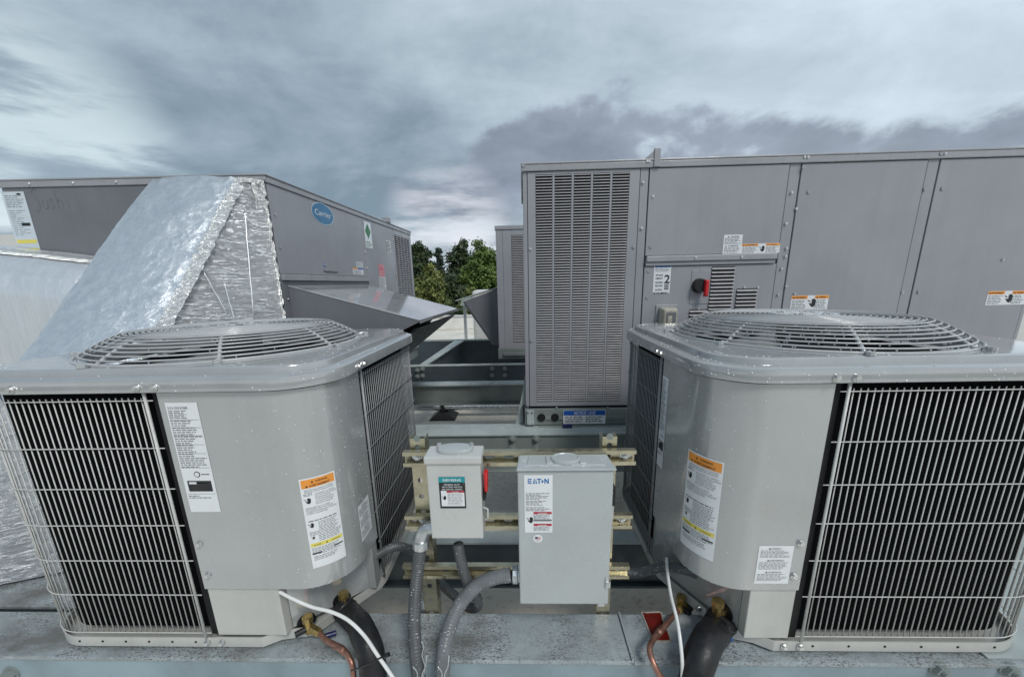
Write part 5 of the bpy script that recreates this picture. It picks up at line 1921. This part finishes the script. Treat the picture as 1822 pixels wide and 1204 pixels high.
def plate_with_holes(org, el, ew, length, width, pitch, hr, hl=0.0, phase=.5):
    """flat strip with a row of round or slotted holes"""
    o, el, ew = Vector(org), Vector(el), Vector(ew)
    m = MB()
    n = max(1, int(length / pitch)); pt = length / n
    K = 16
    for i in range(n):
        c = (i + phase) * pt
        rim_, outr = [], []
        for k in range(K):
            a = 2 * PI * (k + .5) / K
            ca, sa = math.cos(a), math.sin(a)
            rim_.append((c + hr * ca + (hl if ca > 0 else -hl), hr * sa))
            tt = min((pt / 2) / abs(ca) if abs(ca) > 1e-6 else 9, (width / 2) / abs(sa) if abs(sa) > 1e-6 else 9)
            outr.append((c + ca * tt, sa * tt))
        vs = [o + el * a + ew * b for a, b in rim_ + outr]
        fs = [(k, (k + 1) % K, K + (k + 1) % K, K + k) for k in range(K)]
        # square corners
        n0 = len(vs)
        vs += [o + el * (c + sx * pt / 2) + ew * (sy * width / 2) for sx, sy in ((1, 1), (-1, 1), (-1, -1), (1, -1))]
        for q, kk in enumerate((K // 8 - 1, 3 * K // 8 - 1, 5 * K // 8 - 1, 7 * K // 8 - 1)):
            fs.append((K + kk, n0 + q, K + (kk + 1) % K))
        m.add(vs, fs)
    return m


KR = .9597


def rail(z0, z1, x0, x1, y0=.906, y1=.923):
    z0, z1, x0, x1 = z0 * KR, z1 * KR, x0 * KR, x1 * KR
    m = plate_with_holes((x0, y1, (z0 + z1) / 2), (1, 0, 0), (0, 0, 1), x1 - x0, z1 - z0, .0475, .0075, .006)
    m.box(x0, x1, y0, y1 - .0003, z1 - .0027, z1).box(x0, x1, y0, y1 - .0003, z0, z0 + .0027)
    m.box(x0, x1, y0 - .0002, y0 + .0022, z1 - .010, z1 - .0028).box(x0, x1, y0 - .0002, y0 + .0022, z0 + .0028, z0 + .010)
    return part('rail', m, 'zinc', rk, bevel=0)


rl1 = rail(-.4735, -.4315, -.329, .293)
rl2 = rail(-.6655, -.6235, -.340, .293)
rl3 = rail(-.8290, -.7870, -.361, .293)
for xa, xb_ in ((-.3015, -.2615), (.200, .2375)):
    m = plate_with_holes(((xa + xb_) / 2, .9305, ZROOF + .01), (0, 0, 1), (1, 0, 0), -.386 - ZROOF - .01, xb_ - xa, .0475, .0072, 0)
    m.box(xa, xa + .0025, .9308, .970, ZROOF + .01, -.386).box(xb_ - .0025, xb_, .9308, .970, ZROOF + .01, -.386)
    po = part('post', m, 'zinc', rk)
    part('foot_plate', MB().box(xa - .03, xb_ + .03, .91, .99, ZROOF + .002, ZROOF + .0095), 'zinc', rk)
    # cut end: notch halves
    part('end_notch', MB().cyl(((xa + xb_) / 2, .9298, -.386), ((xa + xb_) / 2, .9312, -.386), .009, 16), 'beam_grey', po)
for xa in (-.2816, .257):
    for z in (-.4343, -.6185):
        bt = part('bolt', MB().cyl((xa, .9302, z), (xa, .9205, z), .014, 18).cyl((xa, .9205, z), (xa, .9165, z), .0095, 6).cyl((xa, .9165, z), (xa, .912, z), .0055, 10), 'galv', rk, smooth=30)
# angle bracket at the left post foot
ab = PY(752, 1072, .985)
part('angle_bracket', MB().box(-.317, -.302, .9325, .948, -.96, -.90), 'galv', rk, bevel=.003)

# -------------------------------------------------------------- small switch
sb = thing('safety_switch', 'small light grey switch box with red side handle and teal topped label', 'switch box', (-.165, .88, -.6))
KB = 1.0375
sx0, sx1, sy0, sy1, sz0 = -.2295 * KB, -.1035 * KB, .840, .9055, -.5965 * KB
szt = PY(800, 813, .834)[2]
part('enclosure', MB().box(sx0, sx1, sy0, sy1, sz0, szt - .004), 'siemens', sb, bevel=.003)
part('hood', MB().hull8([(sx0 - .004, sy0 - .006, szt - .020), (sx1 + .004, sy0 - .006, szt - .020), (sx1 + .004, sy1 - .004, szt - .020), (sx0 - .004, sy1 - .004, szt - .020)], [(sx0 - .004, sy0 - .006, szt), (sx1 + .004, sy0 - .006, szt), (sx1 + .004, sy1 - .002, szt), (sx0 - .004, sy1 - .002, szt)]), 'siemens', sb, bevel=.004)
hcx, hcy = (sx0 + sx1) / 2 + .001, (sy0 + sy1) / 2
hb_ = MB().loft([[(hcx + .044 * math.copysign(abs(math.cos(a)) ** .8, math.cos(a)) * k, hcy + (.026) * math.copysign(abs(math.sin(a)) ** .8, math.sin(a)) * k, szt + .0002 + z) for a in [2 * PI * q / 32 for q in range(32)]] for k, z in ((1, 0), (1, .006), (.93, .009), (.6, .0105))], False, True)
hub = part('hub_plate', hb_, 'galv', sb, smooth=35)
hub.data.materials[0] = MAT['eaton']
for sx in (-.040, .040):
    part('bolt', MB().cyl((hcx + sx, hcy + .008, szt + .006), (hcx + sx, hcy + .008, szt + .015), .006, 6), 'screw', hub)
hz_ = PY(857, 853, .87)[2]
hn = part('handle', MB().hull8([(sx1 + .0045, .858, hz_ - .030), (sx1 + .013, .858, hz_ - .030), (sx1 + .013, .888, hz_ - .030), (sx1 + .0045, .888, hz_ - .030)], [(sx1 + .0045, .854, hz_ + .026), (sx1 + .015, .854, hz_ + .022), (sx1 + .015, .884, hz_ + .022), (sx1 + .0045, .884, hz_ + .026)]), 'red', sb, bevel=.004)
part('handle_base', MB().box(sx1 + .001, sx1 + .008, .853, .893, hz_ - .048, hz_ - .0302), 'black', sb, bevel=.002)
part('hasp', MB().tube([(sx1 + .001, .855, -.54), (sx1 + .012, .855, -.545), (sx1 + .012, .855, -.57), (sx1 + .001, .855, -.576)], .0025, 6), 'siemens', sb, smooth=True)
mf, w, h = flat_px(((784, 903.5), (830, 904), (781.5, 848)), sy0)
L = Label('rating_label', sb, mf, w, h, mat='ink')
L.rect(0, h * .83, w, h, 'teal')
L.text('SIEMENS', w * .5, h * .87, h * .105, 'label', 'C', .015, width=w * .70)
for i, s in enumerate(('GENERAL DUTY', 'ENCLOSED SWITCH', '60A 240VAC, 250VDC')):
    L.text(s, w * .5, h * (.745 - i * .075), h * .062, 'label', 'C', .012, width=w * (.62, .76, .78)[i])
L.rect(w * .06, h * .07, w * .95, h * .57, 'label')
L.rect(w * .28, h * .51, w * .95, h * .57, 'red_ink', level=2); L.text('DANGER', w * .62, h * .515, h * .045, 'label', 'C', .01, level=3, width=w * .25)
L.lines(w * .31, h * .1, w * .92, h * .49, 8, 'ink_grey', seed=81, word=.008, fill=.3)
icon(L, w * .10, h * .27, h * .14)
L.done()

# -------------------------------------------------------------- large switch
eb = thing('safety_switch', 'large blue grey switch box with tall white label, right of the smaller one', 'switch box', (.093, .87, -.777))
ex0, ex1, ey0, ey1, ez0, ez1 = -.0185 * KB, .2045 * KB, .830, .9055, -.7775 * KB, -.411 * KB
part('enclosure', MB().box(ex0 + .002, ex1 - .008, ey0 + .016, ey1, ez0 + .002, ez1 + .004), 'eaton', eb, bevel=.003)
part('door', MB().box(ex0, ex1 - .004, ey0, ey0 + .0155, ez0, ez1 - .002), 'eaton', eb, bevel=.004)
part('hood', MB().hull8([(ex0 - .002, ey0 - .006, ez1 - .001), (ex1 + .001, ey0 - .006, ez1 - .001), (ex1 - .004, ey1 - .002, ez1 + .0005), (ex0 + .002, ey1 - .002, ez1 + .0005)], [(ex0 - .002, ey0 - .006, ez1 + .004), (ex1 + .001, ey0 - .006, ez1 + .004), (ex1 - .008, ey1 - .002, ez1 + .005), (ex0 + .008, ey1 - .002, ez1 + .005)]), 'eaton', eb, bevel=.003)
ecx, ecy = (ex0 + ex1) / 2 + .002, .868


def tilt(x, y, z):
    return (x, y, ez1 + .004 + (y - ey0) * .013 + z)


hub2 = part('hub_plate', MB().loft([[tilt(ecx + .036 * k * math.cos(a), ecy + .026 * k * math.sin(a), z) for a in [2 * PI * q / 36 for q in range(36)]] for k, z in ((1.0, .001), (1.0, .008), (.94, .0105), (.86, .0105), (.80, .0085), (.3, .009))], False, True), 'eaton', eb, smooth=35)
for sx in (-1, 1):
    part('lug', MB().hull8([tilt(ecx + sx * .040 - .009, ecy - .024, .001), tilt(ecx + sx * .040 + .009, ecy - .024, .001), tilt(ecx + sx * .040 + .009, ecy + .022, .001), tilt(ecx + sx * .040 - .009, ecy + .022, .001)], [tilt(ecx + sx * .040 - .007, ecy - .022, .0055), tilt(ecx + sx * .040 + .007, ecy - .022, .0055), tilt(ecx + sx * .040 + .007, ecy + .020, .0055), tilt(ecx + sx * .040 - .007, ecy + .020, .0055)]), 'eaton', hub2, bevel=.002)
part('top_emboss', MB().hull8([tilt(ex0 + .02, .842, -.0005), tilt(ex1 - .02, .842, -.0005), tilt(ex1 - .026, .893, -.0005), tilt(ex0 + .026, .893, -.0005)], [tilt(ex0 + .024, .845, .0018), tilt(ex1 - .024, .845, .0018), tilt(ex1 - .03, .890, .0018), tilt(ex0 + .03, .890, .0018)]), 'eaton', eb)
lv_ = part('operating_handle', MB().box(ex1 - .003, ex1 + .009, .856, .886, -.54, -.488), 'black', eb, bevel=.003)
part('lever', MB().hull8([(ex1 + .001, .864, -.625), (ex1 + .006, .864, -.625), (ex1 + .006, .878, -.625), (ex1 + .001, .878, -.625)], [(ex1 + .001, .86, -.541), (ex1 + .008, .86, -.541), (ex1 + .008, .884, -.541), (ex1 + .001, .884, -.541)]), 'galv', lv_, bevel=.002)
part('linkage_slot', MB().box(ex1 - .0035, ex1 - .0028, .858, .882, -.68, -.55), 'void', eb)
hz2 = PY(1081, 1035, .83)
part('door_latch', MB().box(hz2[0] - .006, hz2[0] + .001, ey0 - .0035, ey0 - .0005, hz2[2] - .016, hz2[2] + .016).box(hz2[0] - .004, hz2[0] + .006, ey0 - .006, ey0 - .0036, hz2[2] - .012, hz2[2] + .004), 'galv', eb)
part('padlock_tab', MB().box(.182, .202, .835, .85, ez0 - .012, ez0 - .0005).box(.161, .176, .86, .875, ez0 - .010, ez0 - .0005), 'galv', eb, bevel=.002)
mf, w, h = flat_px(((934, 946.5), (983, 947), (932, 844.5)), ey0)
L = Label('rating_label', eb, mf, w, h)
# logo wordmark with its cut letters
ly, lh = h * .855, h * .085
L.rect(w * .13, ly, w * .155, ly + lh, 'eblue')
for q in (0, .4, .8):
    L.rect(w * .165, ly + lh * q, w * .26, ly + lh * (q + .2), 'eblue')
L.poly([(w * .30, ly), (w * .36, ly + lh), (w * .39, ly + lh), (w * .335, ly)], 'eblue'); L.poly([(w * .42, ly), (w * .46, ly), (w * .41, ly + lh * .8), (w * .395, ly + lh * .65)], 'eblue')
L.disc(w * .375, ly + lh * .15, w * .02, lh * .14, 'eblue')
L.rect(w * .45, ly + lh * .8, w * .60, ly + lh, 'eblue'); L.rect(w * .505, ly, w * .545, ly + lh * .78, 'eblue')
L.disc(w * .64, ly + lh * .45, w * .035, lh * .26, 'eblue')
L.rect(w * .71, ly, w * .745, ly + lh, 'eblue'); L.rect(w * .83, ly, w * .865, ly + lh, 'eblue'); L.poly([(w * .747, ly + lh), (w * .747, ly + lh * .6), (w * .828, ly), (w * .828, ly + lh * .4)], 'eblue')
L.lines(w * .05, h * .58, w * .95, h * .70, 5, 'ink_grey', seed=91, word=.008, ragged=.5)
L.lines(w * .05, h * .48, w * .95, h * .57, 4, 'ink_grey', seed=92, word=.008, ragged=.5)
L.lines(w * .05, h * .38, w * .95, h * .46, 3, 'ink_grey', seed=93, word=.008, ragged=.3)
for y0 in (.33, .12):
    L.rect(w * .32, h * y0, w * .97, h * (y0 + .04), 'red_ink'); L.text('DANGER', w * .64, h * (y0 + .006), h * .032, 'label', 'C', .01, level=3, width=w * .32)
    L.lines(w * .32, h * (y0 - .09), w * .97, h * (y0 - .01), 4, 'ink_grey', seed=94, word=.008, fill=.4)
L.rect(w * .32, h * .205, w * .97, h * .235, 'ink_grey')
icon(L, w * .10, h * .17, h * .11)
L.done()
cc = PY(957, 957, ey0)
L = Label('round_sticker', eb, flat((cc[0] - .013, ey0, cc[2] - .013), (1, 0, 0), (0, 0, 1), (0, -1, 0)), .026, .026, back=False)
L.disc(.013, .013, .0118, .0118, 'label', 1, 32)
L.rect(.006, .013, .013, .018, 'navy', level=2); L.rect(.0135, .0155, .020, .0175, 'pink', level=2); L.rect(.0135, .0125, .020, .0142, 'pink', level=2); L.rect(.006, .0098, .020, .0114, 'pink', level=2)
L.text('U S A', .013, .0045, .0035, 'ink', 'C', 0)
L.done()
for bx0, bx1, bz, n, nm, root, yy in ((sx0, sx1, (sz0, szt), 40, 'water_drops', sb, sy0), (ex0, ex1 - .004, (ez0, ez1), 110, 'water_drops', eb, ey0)):
    m = MB(); rnd = random.Random(5)
    for _ in range(n):
        r = rnd.uniform(.0005, .0013)
        xx = bx1 - (bx1 - bx0) * rnd.random() ** 1.8
        m.dome((xx, yy - .0002, bz[0] + (bz[1] - bz[0]) * rnd.random()), (0, -1, -.2), r, r * .6)
    for _ in range(n):
        r = rnd.uniform(.0008, .002)
        xx, y2 = rnd.uniform(bx0 + .01, bx1 - .01), rnd.uniform(yy + .005, yy + .062)
        zz_ = szt + .0003 if root is sb else (ez1 + .0043 + (y2 - ey0) * .013)
        m.dome((xx, y2, zz_), (0, 0, 1), r, r * .5)
    part(nm, m, 'water', root, smooth=True, kind='stuff', recalc=False)


# ================================================================== CONDUITS AND LINES
def ribbed(pts, r, pitch=.0062, depth=.0011):
    P_ = smooth_path(pts, 14)
    out, rad, acc = [], [], 0.0
    # resample evenly and modulate the radius
    L_ = [0.0]
    for a, b in zip(P_, P_[1:]):
        L_.append(L_[-1] + (b - a).length)
    n = int(L_[-1] / (pitch / 4)); i = 0
    for k in range(n + 1):
        s = L_[-1] * k / n
        while i < len(L_) - 2 and L_[i + 1] < s:
            i += 1
        f = (s - L_[i]) / max(1e-9, L_[i + 1] - L_[i])
        out.append(P_[i].lerp(P_[i + 1], f))
        rad.append(r + depth * math.sin(2 * PI * s / pitch))
    return MB().tube(out, rad, 14)


def drops_on(pts, r, n, root, seed):
    P_ = smooth_path(pts, 10)
    rnd = random.Random(seed); m = MB()
    for _ in range(n):
        i = rnd.randrange(len(P_) - 1); t = (P_[i + 1] - P_[i]).normalized(); c = P_[i].lerp(P_[i + 1], rnd.random())
        a = t.orthogonal().normalized(); b = t.cross(a); th = rnd.uniform(0, 2 * PI)
        nn = a * math.cos(th) + b * math.sin(th)
        if nn.y > .3:
            continue
        q = rnd.uniform(.0007, .0015)
        m.dome(c + nn * (r - .0002), nn, q, q * .7)
    if m.v:
        part('water_drops', m, 'water', root, smooth=True, kind='stuff', recalc=False)


def conduit(name, label, px, r, mat, rib, fit=(), seed=1, cat='conduit'):
    pts = [PY(*p) for p in px]
    t = thing(name, label, cat, pts[-1], 'grey flexible conduits around the switch boxes' if cat == 'conduit' else None)
    part('jacket', ribbed(pts, r, *rib), mat, t, smooth=True)
    drops_on(pts, r, 130, t, seed)
    return t, pts


# elbow fitting and conduit at the small switch's left
c1, p1_ = conduit('flexible_conduit', 'ribbed dark grey conduit dropping from the elbow beside the small switch box', [(749, 962, .872), (744, 1010, .86), (739, 1060, .83), (737, 1110, .785), (740, 1160, .745), (746, 1215, .735), (750, 1290, .735)], .0158, 'conduit', (.0066, .0011), seed=11)
e0 = Vector(PY(749, 965, .872)); e1 = Vector((sx0 - .001, e0.y, PY(757, 938, .872)[2]))
part('elbow', MB().tube(smooth_path([e0 + Vector((0, 0, -.006)), e0 + Vector((.001, 0, .012)), Vector(((e0.x * 1.4 + e1.x) / 2.4, e0.y, e1.z - .006)), e1 + Vector((-.004, 0, 0)), e1], 6), .0185, 16), 'galv', c1, smooth=True)
part('gland_nut', MB().cyl(e0 + Vector((-.0005, 0, -.012)), e0 + Vector((.0005, 0, .010)), .0225, 12), 'galv', c1)
c2, p2_ = conduit('flexible_conduit', 'smooth grey conduit bending down from the large switch box side', [(909, 1022, .872), (880, 1027, .872), (848, 1042, .868), (818, 1075, .85), (800, 1115, .80), (790, 1160, .757), (787, 1215, .742), (786, 1290, .74)], .0185, 'conduit_light', (.0075, .0004), seed=12)
f0 = Vector(PY(918, 1021, .872))
part('gland_nut', MB().cyl((ex0 - .019, .872, f0.z), (ex0 - .004, .872, f0.z), .024, 12), 'galv', c2, bevel=.002)
part('locknut', MB().cyl((ex0 - .0038, .872, f0.z), (ex0 + .0015, .872, f0.z), .021, 20), 'galv', c2)
c3, p3_ = conduit('flexible_conduit', 'grey conduit looping under the small switch box and back to the left condenser', [(815, 968, .875), (821, 1000, .878), (834, 1040, .89), (848, 1062, .915), (850, 1077, .945), (836, 1080, .968), (812, 1062, .995), (782, 1035, 1.04), (755, 1005, 1.065), (735, 982, 1.07), (712, 972, 1.06), (690, 977, 1.04), (660, 993, 1.0), (628, 1012, .965), (600, 1024, .95)], .0142, 'conduit', (.0065, .0004), seed=13)
h0 = Vector(PY(815, 964, .875))
part('gland_nut', MB().cyl((h0.x, .875, sz0 - .012), (h0.x, .875, sz0 - .0005), .019, 12), 'galv', c3)
part('locknut_plate', MB().cyl((h0.x - .012, .868, sz0 - .004), (h0.x - .012, .868, sz0 - .0002), .021, 18), 'screw', c3)
c4, p4_ = conduit('flexible_conduit', 'short dark conduit from the rack rail into the right condenser corner', [(1070, 1012, 1.05), (1100, 1016, 1.05), (1130, 1019, 1.04), (1158, 1013, 1.02), (1186, 1008, .995), (1215, 1012, .955), (1240, 1020, .94)], .0142, 'conduit', (.0065, .0003), seed=14)
# connector clips at the lower ends
for c_, xx in ((c1, (735, 757)), (c2, (779, 797))):
    cl = MB()
    for k, x in enumerate(xx):
        a = PY(x, 1185, .715); b = PY(x - 3, 1225, .71); c = PY(x + (8 if k == 0 else -6), 1200, .712)
        cl.tube(smooth_path([PY(x + 2, 1165 if k else 1190, .718), a, c, b], 5), .0016, 6)
    part('wire_clip', cl, 'galv', c_, smooth=True)
# loops of tie wire along the two conduits
tw = MB().tube(smooth_path([PY(750, 1140, .735), PY(754, 1150, .732), PY(751, 1165, .73), PY(756, 1185, .725), PY(752, 1210, .722)], 6), .0016, 6)
part('tie_wire', tw, 'galv', c1, smooth=True)


def line_thing(name, label, cat, px, r, mat, n=12, group=None, wob=0.0, segs=10):
    pts = smooth_path([PY(*p) if p[0] > 10 else p for p in px], segs)
    if wob:
        pts = [p + Vector((mnoise.noise(p * 30), mnoise.noise(p * 30 + Vector((5, 0, 0))), 0)) * wob for p in pts]
    t = thing(name, label, cat, pts[-1], group)
    m = MB().tube(pts, r if not callable(r) else [r(i / (len(pts) - 1)) for i in range(len(pts))], n)
    part('run', m, mat, t, smooth=True)
    return t, pts


# left pair
q = tuple(qL2)
ls, lsp = line_thing('insulated_suction_line', 'thick black insulated pipe curving down from the left condenser', 'refrigerant pipe', [PY(611, 1080, qL2.y - .004), PY(628, 1098, .865), (649, 1128, .775), (660, 1170, .735), (666, 1225, .725), (668, 1300, .725)], .0315, 'black', 18, 'insulated suction lines', .003)
part('end_wrap', MB().tube([lsp[0] + Vector((0, 0, .004)), lsp[3]], [.026, .0335], 16), 'black', ls, smooth=True)
lc, _ = line_thing('copper_liquid_line', 'thin bare copper tube leaving the left condenser brass valve', 'refrigerant pipe', [tuple(qL1 + (Vector(PY(566, 1124, .83)) - qL1).normalized() * .03), (582, 1139, .80), (607, 1153, .765), (623, 1172, .738), (629, 1200, .728), (630, 1290, .725)], .0068, 'copper', 12, 'copper liquid lines')
part('joint', MB().tube([PY(596, 1148, .781), PY(607, 1153, .765), PY(614, 1160, .754)], .0082, 12), 'copper', lc, smooth=True)
line_thing('control_cable', 'white control cable drooping over the black pipe from the left condenser', 'cable', [(497, 1052, .806), (520, 1064, .795), (555, 1079, .785), (590, 1088, .772), (620, 1103, .755), (648, 1130, .735), (672, 1165, .705), (700, 1206, .69), (740, 1270, .69)], .0042, 'white', 10, 'white control cables')
# cable tie
zt_ = thing('cable_tie', 'thin black cable tie round the left pipe, copper tube and cable', 'cable tie', PY(660, 1175, .70))
part('strap', MB().tube([PY(625, 1192, .718), PY(640, 1187, .700), PY(660, 1178, .693), PY(680, 1168, .697), PY(690, 1165, .71)], .002, 6), 'black', zt_)
part('head', MB().cyl(PY(684, 1167, .697), PY(692, 1163, .697), .005, 8), 'black', zt_)
# right pair
rs, rsp = line_thing('insulated_suction_line', 'thick black insulated pipe curving down from the right condenser', 'refrigerant pipe', [PY(1286, 1100, qR2.y - .004), PY(1276, 1117, .85), (1258, 1142, .78), (1243, 1180, .74), (1234, 1230, .725), (1228, 1310, .725)], .037, 'black', 18, 'insulated suction lines', .003)
part('end_wrap', MB().tube([rsp[0] + Vector((0, 0, .004)), rsp[3]], [.028, .039], 16), 'black', rs, smooth=True)
rc, _ = line_thing('copper_liquid_line', 'thin bare copper tube leaving the right condenser brass valve', 'refrigerant pipe', [tuple(qR1 + (Vector(PY(1204, 1092, .9)) - qR1).normalized() * .03), (1184, 1112, .86), (1163, 1136, .81), (1156, 1156, .775), (1166, 1186, .745), (1186, 1225, .735), (1200, 1300, .735)], .0072, 'copper', 12, 'copper liquid lines')
part('joint', MB().tube([PY(1178, 1118, .848), PY(1170, 1127, .828)], .0088, 12), 'copper', rc, smooth=True)
line_thing('control_cable', 'white control cable hanging from the right condenser corner', 'cable', [(1186, 992, .99), (1188, 1020, .93), (1194, 1060, .86), (1204, 1100, .80), (1211, 1145, .755), (1214, 1195, .73), (1208, 1270, .72)], .0042, 'white', 10, 'white control cables')
# blue end caps of the wrapped fittings
part('blue_cap', MB().tube([PY(575, 1132, .83), PY(598, 1125, .845)], .007, 10), 'navy', UL.t, smooth=40)
part('blue_cap', MB().tube([PY(1277, 1137, .83), PY(1300, 1134, .84)], .008, 10), 'blue', UR_.t, smooth=40)
